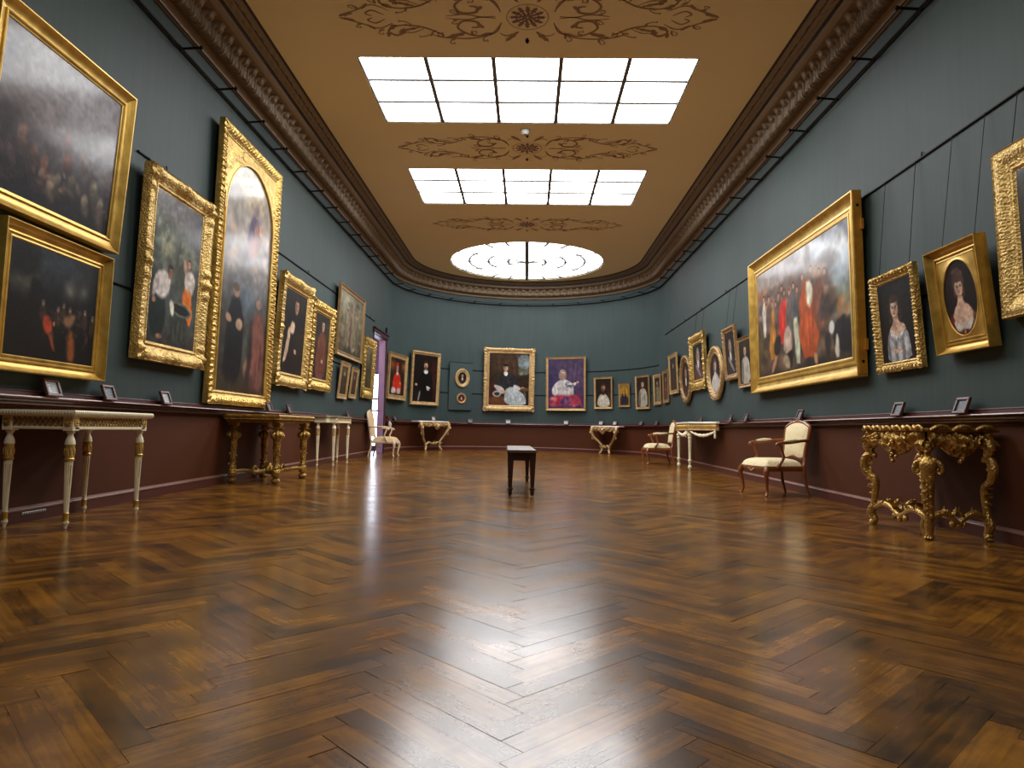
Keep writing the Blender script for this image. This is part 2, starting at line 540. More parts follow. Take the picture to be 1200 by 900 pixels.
wall_piece('wall_left', side(Y_NEAR, DOOR[0], -1))
wall_piece('wall_left_above_door', side(DOOR[0], DOOR[1], -1), z0=DOOR[2])
wall_piece('wall_left_beyond_door', side(DOOR[1], YC, -1))
wall_piece('wall_far', apse_path(-PI / 2, PI / 2, 72))
wall_piece('wall_right', side(Y_NEAR, YC, 1))
mb = MB(); mb.box(-A - .35, A + .35, Y_NEAR - .35, Y_NEAR, -.15, ZS, 0); structure(mb.build('wall_near_dado', M['dado'], smooth=0))
mb = MB(); mb.box(-A - .35, A + .35, Y_NEAR - .35, Y_NEAR, ZS, H + .05, 0); structure(mb.build('wall_near', M['wall'], smooth=0))

# skirting and dado rail, broken at the doorway
SK = [(0, -.05), (.026, -.05), (.026, .082), (.032, .088), (.032, .097), (.026, .103), (.006, .117), (0, .118)]
DR = [(0, .922), (.03, .93), (.046, .937), (.05, .945), (.044, .953), (.03, .957), (.034, .972), (.05, .978), (.088, .983), (.098, .992), (.094, .999), (.05, 1.003),
      (.034, 1.006), (.03, 1.03), (.036, 1.037), (.03, 1.044), (0, 1.046)]
PATHS = [('left', side(Y_NEAR, DOOR[0] - .1, -1)), ('far', side(DOOR[1] + .1, YC - .01, -1, .1) + apse_path(-PI / 2, PI / 2, 72)), ('right', side(YC, Y_NEAR, 1))]
for nm, path in PATHS:
    mb = MB(); sweep(mb, path, SK, slope=True, mats=[0, 0, 0, 1, 1, 1, 0]); structure(mb.build('baseboard_' + nm, [M['rail'], M['bead']], smooth=40))
for k, (nm, path) in enumerate(PATHS):
    mb = MB(); sweep(mb, path, DR, mats=[1 if j in (3, 9) else 0 for j in range(len(DR) - 1)]); structure(mb.build('trim_%d' % (k + 1), [M['rail'], M['bead']], smooth=40))

# ------------------------------------------------------------------ parquet
def parquet():
    W = 0.0813; n = 8; L = W * n; X0 = 0.04
    r2 = math.sqrt(.5)
    ex = Vector((r2, r2)); ey = Vector((-r2, r2))        # plank axes: (1,1) of the tiling runs along the room
    vs = []; fs = []; col = []; uv = []
    g = 0.0011

    def inside(c):
        if c.y < Y_NEAR - .2: return False
        if abs(c.x) > A + .42: return False
        if c.y > YC: return (c.x / (A + .42)) ** 2 + ((c.y - YC) / (B + .42)) ** 2 < 1
        return True
    # offset so that a column edge falls on X0
    off = Vector((X0 + .5 * r2 * W, 0.02))
    for a in range(-90, 330):
        for b in range(-14, 15):
            for kind in (0, 1):
                ox = a + n * b; oy = a - n * b
                if kind == 0: x0, x1, y0, y1 = ox, ox + n, oy, oy + 1
                else: x0, x1, y0, y1 = ox + n, ox + n + 1, oy + 1 - n, oy + 1
                cc = [(x0, y0), (x1, y0), (x1, y1), (x0, y1)]
                # tiling axes: u = (1,-1)/sqrt2 across the room, v = (1,1)/sqrt2 along it
                pts = [Vector(((p[0] - p[1]) * r2 * W, (p[0] + p[1]) * r2 * W)) + off for p in cc]
                c = sum(pts, Vector((0, 0))) / 4
                if not inside(c): continue
                tone = min(1, max(0, random.gauss(.5, .28)))
                tx = random.gauss(0, .0009); ty = random.gauss(0, .0009); dz = random.gauss(0, .0004)
                o = len(vs)
                for p in pts:
                    q = p + (c - p).normalized() * g * 1.4
                    d = q - c
                    vs.append((q.x, q.y, floor_z(q.x, q.y) + dz + d.x * tx + d.y * ty))
                for p in pts:
                    vs.append((p.x, p.y, floor_z(p.x, p.y) - .004))
                fs.append((o, o + 1, o + 2, o + 3))
                for i in range(4):
                    fs.append((o + i, o + 4 + i, o + 4 + (i + 1) % 4, o + (i + 1) % 4))
                ru, rv = random.random() * 40, random.random() * 40
                cuv = [(0, 0), (L, 0), (L, W), (0, W)] if kind == 0 else [(0, 0), (0, W), (L, W), (L, 0)]
                cuv = [(u + ru, v + rv) for u, v in cuv]
                col.extend([tone] * 8)
                uv.extend(cuv)
                for i in range(4):
                    uv.extend([cuv[i], cuv[i], cuv[(i + 1) % 4], cuv[(i + 1) % 4]])
    me = bpy.data.meshes.new('floor'); me.from_pydata(vs, [], fs)
    me.materials.append(M['floor'])
    at = me.attributes.new('plank', 'FLOAT_COLOR', 'POINT')
    at.data.foreach_set('color', np.array([[t, t, t, 1] for t in col], dtype=np.float32).ravel())
    ul = me.uv_layers.new(name='grain')
    ul.data.foreach_set('uv', np.array(uv, dtype=np.float32).ravel())
    me.update()
    o = bpy.data.objects.new('floor', me); COL.objects.link(o); structure(o)
    mb = MB()
    nx, ny = 4, 12
    G = np.zeros((nx, ny, 3))
    for i in range(nx):
        for j in range(ny):
            x = -A - .5 + (2 * A + 1) * i / (nx - 1); y = Y_NEAR - .5 + (22.4 - Y_NEAR + .5) * j / (ny - 1)
            G[i, j] = (x, y, floor_z(x, y) - .0045)
    mb.grid(G)
    s = mb.build('floor_underlay', M['floor_gap'], parent=o, smooth=0)


parquet()

# ------------------------------------------------------------------ ceiling with its skylights
SKY = [(9.135, .915), (12.83, .95), (5.44, .93), (1.80, .93)]      # centre y, half depth (the last two are added out of view as dim fill light)
SKX = 2.14
CIRC = (0.0, 18.70, 2.12)


def ceiling():
    outer = [Vector((p.x - n.x * .1, p.y - n.y * .1, 0)) for p, n in plan(Y_NEAR, Y_NEAR, 2.0, 60)]
    holes = []
    for yc, hd in SKY:
        holes.append([Vector((-SKX, yc - hd, 0)), Vector((SKX, yc - hd, 0)), Vector((SKX, yc + hd, 0)), Vector((-SKX, yc + hd, 0))])
    holes.append([Vector((CIRC[0] + CIRC[2] * math.cos(2 * PI * k / 72), CIRC[1] + CIRC[2] * math.sin(2 * PI * k / 72), 0)) for k in range(72)])
    loops = [outer] + holes
    tri = tessellate_polygon(loops)
    flat = [p for l in loops for p in l]
    mb = MB(); mb.add([(p.x, p.y, H) for p in flat], tri)
    # reveals of the openings
    for l in holes:
        k = len(l)
        mb.add([(p.x, p.y, H) for p in l] + [(p.x, p.y, H + .06) for p in l], [(i, (i + 1) % k, k + (i + 1) % k, k + i) for i in range(k)])
    structure(mb.build('ceiling', M['ceiling'], smooth=0))


ceiling()


def skylight(i, yc, hd):
    r = MB()
    e = .018
    for x0, x1 in ((-SKX, -SKX + e), (SKX - e, SKX)): r.box(x0, x1, yc - hd, yc + hd, H + .004, H + .05, .002)
    for y0, y1 in ((yc - hd, yc - hd + e), (yc + hd - e, yc + hd)): r.box(-SKX, SKX, y0, y1, H + .004, H + .05, .002)
    fr = structure(r.build('window_%d' % i, M['mullion'], smooth=0))
    g = MB(); g.add([(-SKX, yc - hd, H + .045), (SKX, yc - hd, H + .045), (SKX, yc + hd, H + .045), (-SKX, yc + hd, H + .045)], [(0, 1, 2, 3)])
    g.build('glazing', M['glazing'] if i < 3 else M['glazing_fill'], fr, smooth=0)
    for k in range(1, 5):
        x = -SKX + 2 * SKX * k / 5
        b = MB(); b.box(x - .027, x + .027, yc - hd, yc + hd, H + .006, H + .044, .003); b.build('glazing_bar', M['mullion'], fr, smooth=0)
    for k in range(1, 3):
        y = yc - hd + 2 * hd * k / 3
        b = MB(); b.box(-SKX, SKX, y - (.024 if yc < 11 else .034), y + (.024 if yc < 11 else .034), H + .02, H + .044, .003); b.build('glazing_bar', M['mullion_thin'] if yc > 11 else M['mullion'], fr, smooth=0)


for i, (yc, hd) in enumerate(SKY): skylight(i + 1, yc, hd)


def round_skylight():
    x, y, R = CIRC
    f = MB()
    ring = [(x + (R - .01) * math.cos(2 * PI * k / 72), y + (R - .01) * math.sin(2 * PI * k / 72), H + .03) for k in range(72)]
    f.tube(ring, .02, seg=6, closed=True, smooth=1)
    fr = structure(f.build('window_5', M['mullion'], smooth=40))
    g = MB(); n = 72
    g.add([(x + R * math.cos(2 * PI * k / n), y + R * math.sin(2 * PI * k / n), H + .05) for k in range(n)], [list(range(n))])
    g.build('glazing', M['glazing_round'], fr, smooth=0)
    b = MB(); b.box(x - .05, x + .05, y - R, y + R, H + .005, H + .045, .004); b.build('glazing_bar', M['mullion'], fr, smooth=0)
    for a in (0, 30, 150, 180, 210, 330):
        c, s = math.cos(math.radians(a)), math.sin(math.radians(a))
        b = MB(); b.tube([(x, y, H + .038), (x + c * R * .99, y + s * R * .99, H + .038)], .026, seg=6, smooth=1)
        b.build('glazing_bar', M['mullion_thin'], fr, smooth=40)
    for a in (60, 75, 105, 120, 240, 255, 285, 300):
        c, s = math.cos(math.radians(a)), math.sin(math.radians(a))
        b = MB(); b.tube([(x + c * R * .82, y + s * R * .82, H + .034), (x + c * R * .99, y + s * R * .99, H + .034)], .034, seg=6, smooth=1)
        b.build('glazing_bar', M['mullion'], fr, smooth=40)
    for rr in (.25, .505, .755):
        for c0 in (0, 180):
            pts = []
            for k in range(13):
                a = math.radians(c0 - 36 + 72 * k / 12)
                pts.append((x + rr * R * math.cos(a), y + rr * R * math.sin(a), H + .034))
            b = MB(); b.tube(pts, .032, seg=6, smooth=1); b.build('shadow_arc', M['mullion'], fr, smooth=40)  # dark arcs stand in for shadows of the structure above the glass
    h = MB(); h.lathe([(.0, -.012), (.06, -.012), (.085, .01), (.085, .03)], (x, y, H), 20); h.build('hub', M['mullion'], fr)


round_skylight()

# ------------------------------------------------------------------ cornice
def cornice():
    # stations along the path at even arc length
    path = plan(Y_NEAR, Y_NEAR, .05, 400)
    pts = [p for p, n in path]; acc = [0.0]
    for i in range(1, len(pts)): acc.append(acc[-1] + (pts[i] - pts[i - 1]).length)
    total = acc[-1]
    period = .235; N = int(round(total / period)); period = total / N
    per = 30
    ns = N * per + 1
    st = np.linspace(0, total, ns); acc = np.array(acc)
    PX = np.interp(st, acc, [p.x for p in pts]); PY = np.interp(st, acc, [p.y for p in pts])
    NX = np.interp(st, acc, [n.x for p, n in path]); NY = np.interp(st, acc, [n.y for p, n in path])
    ln = np.hypot(NX, NY); NX /= ln; NY /= ln
    base = [(0, 5.0, 0), (.03, 4.995, 0), (.045, 5.003, 2), (.052, 5.018, 2), (.046, 5.032, 2), (.046, 5.04, 0), (.06, 5.046, 0), (.062, 5.075, 0), (.072, 5.083, 2), (.08, 5.09, 2), (.078, 5.1, 0)]
    leaf = []
    nl = 15
    for k in range(nl):
        t = k / (nl - 1)
        # cyma: bulging below, hollow above
        p = .078 + .245 * (t + .12 * math.sin(2 * PI * t)); z = 5.10 + .165 * (t - .14 * math.sin(2 * PI * t))
        leaf.append((p, z, t))
    top = [(.335, 5.268, 0), (.345, 5.262, 0), (.37, 5.272, 0), (.395, 5.284, 0), (.415, 5.300, 0), (.42, 5.312, 1), (.418, 5.352, 1), (.424, 5.366, 1), (.432, 5.362, 0), (.44, 5.368, 0)]
    band = []
    nb = 9
    for k in range(nb):
        t = k / (nb - 1); band.append((.448 + .142 * t, 5.372 + .05 * t - .012 * math.sin(PI * t), t))
    end = [(.598, 5.418, 1), (.606, 5.424, 1), (.612, 5.436, 1), (.62, 5.445, 0)]
    rows = []; matrow = []
    u = st / period
    fr = u - np.floor(u)
    for p, z, m in base:
        rows.append((np.full(ns, p), np.full(ns, z))); matrow.append(m)
    for p, z, t in leaf:
        q = np.abs(fr - .5) * 2                         # 0 centre .. 1 edge of a leaf
        half = .96 - .62 * max(0, (t - .30) / .70) ** 2.2 + .05 * math.sin(t * 24)
        edge = np.clip((half - q) / .10, 0, 1); edge = edge * edge * (3 - 2 * edge)
        vein = .5 + .5 * np.cos(2 * PI * (q * 2.6 - t * .9))
        mid = np.exp(-(q / .10) ** 2)
        belly = math.sin(PI * min(1, .18 + t * .95)) ** .7
        curl = math.exp(-((t - .80) / .13) ** 2) * np.clip(1 - (q / .62) ** 2, 0, 1)
        q2 = 1 - q
        back = np.clip(1 - (q2 / .5) ** 2, 0, 1) * (.5 + .5 * np.cos(2 * PI * q2 * 2.4)) * (1 if t > .25 else 0) * (1 if t < .85 else .3)
        hgt = edge * (belly * (.022 + .046 * vein + .014 * mid) + .062 * curl) + (1 - edge) * (.016 * back - .026)
        if t < .02 or t > .98: hgt = hgt * .15
        # relief pushes outwards and down
        rows.append((p + hgt * .62, z - hgt * .78)); matrow.append(0)
    for p, z, m in top:
        rows.append((np.full(ns, p), np.full(ns, z))); matrow.append(m)
    for p, z, t in band:
        w = np.sin(2 * PI * u * .5 + 5 * math.sin(t * PI * 2)) * .5 + np.sin(2 * PI * u * 1.37 + t * 9) * .5
        hgt = .014 * w * math.sin(PI * t)
        if abs(t - .5) < .07: hgt = hgt * 0 - .009
        rows.append((np.full(ns, p), z - hgt)); matrow.append(0 if abs(t - .5) > .07 else 1)
    for p, z, m in end:
        rows.append((np.full(ns, p), np.full(ns, z))); matrow.append(m)
    m = len(rows)
    V = np.zeros((ns, m, 3), dtype=np.float32)
    for j, (p, z) in enumerate(rows):
        V[:, j, 0] = PX + NX * p; V[:, j, 1] = PY + NY * p; V[:, j, 2] = z
    ii, jj = np.meshgrid(np.arange(ns - 1), np.arange(m - 1), indexing='ij')
    a = ii * m + jj
    F = np.stack([a, a + 1, a + m + 1, a + m], -1).reshape(-1, 4)
    me = bpy.data.meshes.new('trim_4')
    me.vertices.add(ns * m); me.vertices.foreach_set('co', V.ravel())
    nf = len(F)
    me.loops.add(nf * 4); me.loops.foreach_set('vertex_index', F.ravel().astype(np.int32))
    me.polygons.add(nf); me.polygons.foreach_set('loop_start', np.arange(0, nf * 4, 4, dtype=np.int32))
    for k in ('cornice', 'cornice_dark', 'cornice_gilt'): me.materials.append(M[k])
    mi = np.array([matrow[j] for j in jj.ravel()], dtype=np.int32); me.polygons.foreach_set('material_index', mi)
    me.polygons.foreach_set('use_smooth', np.ones(nf, dtype=bool))
    me.update(); me.validate()
    o = bpy.data.objects.new('trim_4', me); COL.objects.link(o); structure(o)


cornice()

# ------------------------------------------------------------------ stencilled scrollwork on the ceiling
def ribbon(mb, pts, w):
    """flat tapering stroke lying just under the ceiling; pts in (x, y)"""
    P, R = spline([Vector((p[0], p[1], 0)) for p in pts], list(w) if hasattr(w, '__len__') else [w * (.25 + .75 * math.sin(PI * (i + .4) / (len(pts) - .2))) for i in range(len(pts))], 5)
    vs = []
    for i, p in enumerate(P):
        t = (P[min(i + 1, len(P) - 1)] - P[max(i - 1, 0)])
        if t.length < 1e-9: t = Vector((1, 0, 0))
        t.normalize(); nn = Vector((-t.y, t.x, 0)) * (R[i] * .62)
        vs.append((p.x + nn.x, p.y + nn.y, H - .003)); vs.append((p.x - nn.x, p.y - nn.y, H - .003))
    mb.add(vs, [(2 * i, 2 * i + 1, 2 * i + 3, 2 * i + 2) for i in range(len(P) - 1)])


def leaf_blob(mb, c, a, l, w, n=9):
    a = math.radians(a); ca, sa = math.cos(a), math.sin(a); up = []; dn = []
    for i in range(n):
        t = i / (n - 1); r = .8 * w * math.sin(PI * t) ** .8 * (1 + .35 * math.sin(t * 19))
        up.append((t * l, r)); dn.append((t * l, -r * .8))
    pts = up + dn[::-1][1:-1]
    mb.add([(c[0] + x * ca - y * sa, c[1] + x * sa + y * ca, H - .0034) for x, y in pts], [list(range(len(pts)))])


def medallion(k, yc):
    mb = MB()
    for sx in (1, -1):
        for sy in (1, -1):
            def T(pts): return [(sx * x, yc + sy * y) for x, y in pts]
            ribbon(mb, T([(.30, .10), (.38, .30), (.62, .36), (.80, .22), (.74, .08), (.58, .09), (.56, .18), (.64, .20)]), [.008, .018, .02, .022, .026, .03, .026, .016])
            ribbon(mb, T([(.36, .02), (.52, -.0), (.70, .05), (.92, .02)]), .014)
            ribbon(mb, T([(.30, .12), (.44, .34), (.70, .42), (.98, .40), (1.12, .33), (1.06, .25)]), .017)
            ribbon(mb, T([(.98, .36), (1.2, .20), (1.45, .16), (1.62, .26), (1.55, .36), (1.46, .31)]), [.012, .02, .016, .022, .03, .014])
            ribbon(mb, T([(1.2, .22), (1.34, .30), (1.5, .29)]), .012)
            ribbon(mb, T([(1.55, .12), (1.72, .22), (1.92, .12), (2.12, .03)]), .016)
            ribbon(mb, T([(1.62, .04), (1.74, .12), (1.82, .06), (1.76, .02)]), .018)
            leaf_blob(mb, (sx * .98, yc + sy * .41), math.degrees(math.atan2(-sy * .12, -sx * .3)), .3, .045)
            leaf_blob(mb, (sx * 1.5, yc + sy * .36), math.degrees(math.atan2(-sy * .2, -sx * .1)), .16, .05)
            leaf_blob(mb, (sx * 1.24, yc + sy * .2), math.degrees(math.atan2(sy * .06, sx * .2)), .22, .03)
            leaf_blob(mb, (sx * 2.14, yc + sy * .01), math.degrees(math.atan2(sy * .07, -sx * .2)), .2, .028)
            leaf_blob(mb, (sx * 1.85, yc + sy * .14), math.degrees(math.atan2(sy * .12, -sx * .1)), .14, .025)
            # small curling side shoots
            for (x0, y0, x1, y1, cu) in ((.44, .34, .52, .46, 1), (.84, .42, .92, .52, 1), (1.10, .30, 1.22, .38, -1), (1.34, .18, 1.42, .08, -1), (1.66, .24, 1.74, .33, 1), (1.88, .13, 1.98, .2, 1), (.66, .36, .60, .27, -1), (1.0, .40, 1.04, .31, 1), (1.5, .16, 1.6, .22, 1), (.76, .04, .86, .12, 1)):
                ribbon(mb, T([(x0, y0), ((x0 + x1) / 2 + .03 * cu, (y0 + y1) / 2), (x1, y1), (x1 - .05 * cu, y1 + .01), (x1 - .04 * cu, y1 - .03)]), .011)
                leaf_blob(mb, (sx * x0, yc + sy * y0), math.degrees(math.atan2(sy * (y1 - y0), sx * (x1 - x0))) + 25 * cu, .09, .02)
            leaf_blob(mb, (sx * .42, yc + sy * .30), math.degrees(math.atan2(sy * .1, sx * .2)), .16, .03)
            leaf_blob(mb, (sx * .58, yc + sy * .12), math.degrees(math.atan2(sy * .1, -sx * .1)), .12, .035)
            leaf_blob(mb, (sx * 1.62, yc + sy * .27), math.degrees(math.atan2(sy * .12, sx * .02)), .13, .035)
            # the leaf darts above and below the rosette
            leaf_blob(mb, (sx * .10, yc + sy * .27), math.degrees(math.atan2(sy * .22, sx * .17)), .27, .042)
            ribbon(mb, T([(.14, .34), (.26, .36), (.32, .30)]), .012)
        for sy in (1, -1): leaf_blob(mb, (0, yc + sy * .40), 90 * sy, .13, .03)
    o = structure(mb.build('trim_%d' % k, M['ornament'], smooth=0, recalc=False))
    r = MB()
    for q in range(12):
        a = q * 30
        leaf_blob(r, (.07 * math.cos(math.radians(a)), yc + .07 * math.sin(math.radians(a))), a, .14, .036)
    for q in range(8):
        a = q * 45 + 11
        leaf_blob(r, (.01 * math.cos(math.radians(a)), yc + .01 * math.sin(math.radians(a))), a, .09, .024)
    ribbon(r, [(.235 * math.cos(2 * PI * q / 24), yc + .235 * math.sin(2 * PI * q / 24)) for q in range(25)], [.006] * 25)
    r.build('rosette', M['rosette'], o, smooth=0, recalc=False)


for k, yc in enumerate((7.38, 10.95, 15.12)): medallion(5 + k, yc)

# ------------------------------------------------------------------ doorway at the far end of the left wall
def doorway():
    y0, y1, zt = DOOR; zf = floor_z(-A, 17) - .01
    c = MB()
    c.box(-A - .01, -A + .012, y0 - .1, y0, zf, zt + .02, .003); c.box(-A - .01, -A + .03, y1, y1 + .1, zf, zt + .02, .006)
    c.box(-A - .01, -A + .05, y0 - .13, y1 + .13, zt, zt + .1, .01)
    c.box(-A - .01, -A + .08, y0 - .16, y1 + .16, zt + .1, zt + .14, .01)
    d = structure(c.build('door_1', M['door_dark'], smooth=30))
    f = MB(); f.box(-A + .0, -A + .05, y1 - .06, y1 - .02, zt + .14, zt + .32, .01); f.build('finial', M['iron'], d)
    xo = -A - WT
    r = MB(); r.box(xo, -A - .0, y1 - .03, y1 + .0, zf, zt, .004)
    for k in range(3):
        z0 = zf + .16 + k * .95
        r.box(xo + .03, -A - .03, y1 - .042, y1 - .028, z0, z0 + .8, .008)
    r.build('door_reveal', M['lavender'], d, smooth=30)
    r = MB(); r.box(xo, -A, y0, y0 + .02, zf, zt, .004); r.box(xo, -A, y0, y1, zt - .02, zt, .004); r.build('door_lining', M['lavender'], d, smooth=30)
    # the little lobby beyond
    X2, Ya, Yb, Zc = -6.2, 14.6, 19.75, 3.6
    w = MB()
    w.add([(xo + .0, Ya, zf), (X2, Ya, zf), (X2, Yb, zf), (xo - .3, Yb, zf)], [(0, 1, 2, 3)]); fl = w.build('lobby_floor', M['dark_wood'], d, smooth=0)
    w = MB(); w.add([(X2, Ya, zf), (X2, Yb, zf), (X2, Yb, Zc), (X2, Ya, Zc), (xo, Ya, zf), (xo, Ya, Zc), (xo, Yb, zf), (xo, Yb, Zc)], [(0, 1, 2, 3), (4, 0, 3, 5), (1, 6, 7, 2), (5, 3, 2, 7)])
    w.add([(xo - .002, Ya, zf), (xo - .002, y0, zf), (xo - .002, y0, Zc), (xo - .002, Ya, Zc), (xo - .002, y1, zf), (xo - .002, Yb, zf), (xo - .002, Yb, Zc), (xo - .002, y1, Zc), (xo - .002, y0, zt), (xo - .002, y1, zt)], [(0, 1, 2, 3), (4, 5, 6, 7), (8, 9, 7, 2)])
    w.build('lobby_wall', M['lavender'], d, smooth=0)
    # its bright window, seen as a slit beside the reveal
    wf = MB(); yw = Yb - .06
    for xa, xb in ((-4.95, -4.90), (-4.12, -4.06)): wf.box(xa, xb, yw - .04, yw + .04, .25, 2.42, .006)
    for za in (.25, 1.28, 1.62, 2.36): wf.box(-4.93, -4.08, yw - .04, yw + .04, za, za + .05, .006)
    o = structure(wf.build('window_6', M['door_dark'], smooth=30))
    g = MB(); g.add([(-4.92, yw, .3), (-4.1, yw, .3), (-4.1, yw, 2.38), (-4.92, yw, 2.38)], [(0, 1, 2, 3)])
    g.build('glazing', mat_emit('daylight_window_glass', (226, 238, 255), 9.0), o, smooth=0)


doorway()

# ------------------------------------------------------------------ picture rails
def rod_sweep(mb, path, p, z, r, seg=6):
    mb.tube([Vector((q.x, q.y, 0)) + n * p + Vector((0, 0, z)) for q, n in path], r, seg=seg, smooth=1, up=(0, 0, 1))


def upper_rail():
    path = plan(Y_NEAR + .1, Y_NEAR + .1, .5, 60)
    o = empty('picture_rail', (0, 0, 4.80))
    tag(o, 'black double-rod picture rail running under the cornice all round the gallery', 'picture rail')

    def part(mb, nm):
        mb.xform(Matrix.Translation((0, 0, -4.80))); return mb.build(nm, M['iron'], o, smooth=50)
    a = MB(); rod_sweep(a, path, .03, 4.80, .016); part(a, 'rod')
    a = MB(); rod_sweep(a, path, .21, 4.815, .009); part(a, 'rod')
    st = []
    y = 3.46
    while y < YC:
        st.append((Vector((-A, y, 0)), Vector((1, 0, 0)))); st.append((Vector((A, y + .14, 0)), Vector((-1, 0, 0)))); y += .87
    for k in range(13): st.append(apse(-1.42 + 2.84 * k / 12))
    for P, n in st:
        b = MB()
        q0 = P + n * .0 + Vector((0, 0, 4.80)); q1 = P + n * .235 + Vector((0, 0, 4.815))
        b.tube([q0, q1], .013, seg=6, smooth=1); b.ball(q1, .022, 8, 6)
        part(b, 'bracket')


upper_rail()


def hanging_rod(label, path, z, n_hooks=0, name='hanging_rod'):
    c = path[len(path) // 2][0]
    o = empty(name, (c.x, c.y, z)); tag(o, label, 'picture rail')
    T = Matrix.Translation((-c.x, -c.y, -z))
    a = MB(); rod_sweep(a, path, .011, z, .0105); a.xform(T); a.build('rod', M['iron'], o, smooth=50)
    for k in range(n_hooks):
        P, n = path[int((k + .5) * len(path) / n_hooks)]
        b = MB(); b.tube([P + n * .0 + Vector((0, 0, z)), P + n * .016 + Vector((0, 0, z + .01)), P + n * .012 + Vector((0, 0, z + .05))], .007, seg=6, smooth=3)
        b.xform(T); b.build('hook', M['iron'], o, smooth=50)


hanging_rod('long black hanging rod high on the left wall, behind the tall arched altarpiece', side(6.28, 16.5, -1), 3.41, 7)
hanging_rod('long black hanging rod high on the right wall, above the small portraits', side(4.0, 18.0, 1), 3.40, 9)
hanging_rod('upper of two thin black rods around the curved far wall', apse_path(-1.5, 1.42, 50), 2.66)
hanging_rod('lower of two thin black rods around the curved far wall', apse_path(-1.5, 1.35, 50), 1.93)
hanging_rod('low black rod on the left wall behind the well scene and small pictures', side(5.85, 15.2, -1), 2.08)
hanging_rod('low black rod on the right wall behind the two lady portraits', side(5.4, 7.1, 1), 2.11)

d = MB(); d.lathe([(.075, 0), (.075, -.02), (.066, -.05), (.045, -.075), (.0, -.082)][::-1], (-.03, 10.27, H), 24)
tag(d.build('smoke_detector', M['white_plastic']), 'small white dome detector on the ceiling between the two rectangular skylights', 'smoke detector')

# ================================================================== PAINTINGS
def vnoise(shape, cells, seed):
    r = np.random.default_rng(seed)
    cy, cx = max(2, int(cells * shape[0] / max(shape))), max(2, int(cells * shape[1] / max(shape)))
    g = r.random((cy + 2, cx + 2))
    y = np.linspace(0, cy, shape[0]); x = np.linspace(0, cx, shape[1])
    yi = np.minimum(y.astype(int), cy); xi = np.minimum(x.astype(int), cx)
    fy = (y - yi)[:, None]; fx = (x - xi)[None]
    fy = fy * fy * (3 - 2 * fy); fx = fx * fx * (3 - 2 * fx)
    a = g[yi][:, xi]; b = g[yi][:, xi + 1]; c = g[yi + 1][:, xi]; d = g[yi + 1][:, xi + 1]
    return (a * (1 - fx) + b * fx) * (1 - fy) + (c * (1 - fx) + d * fx) * fy


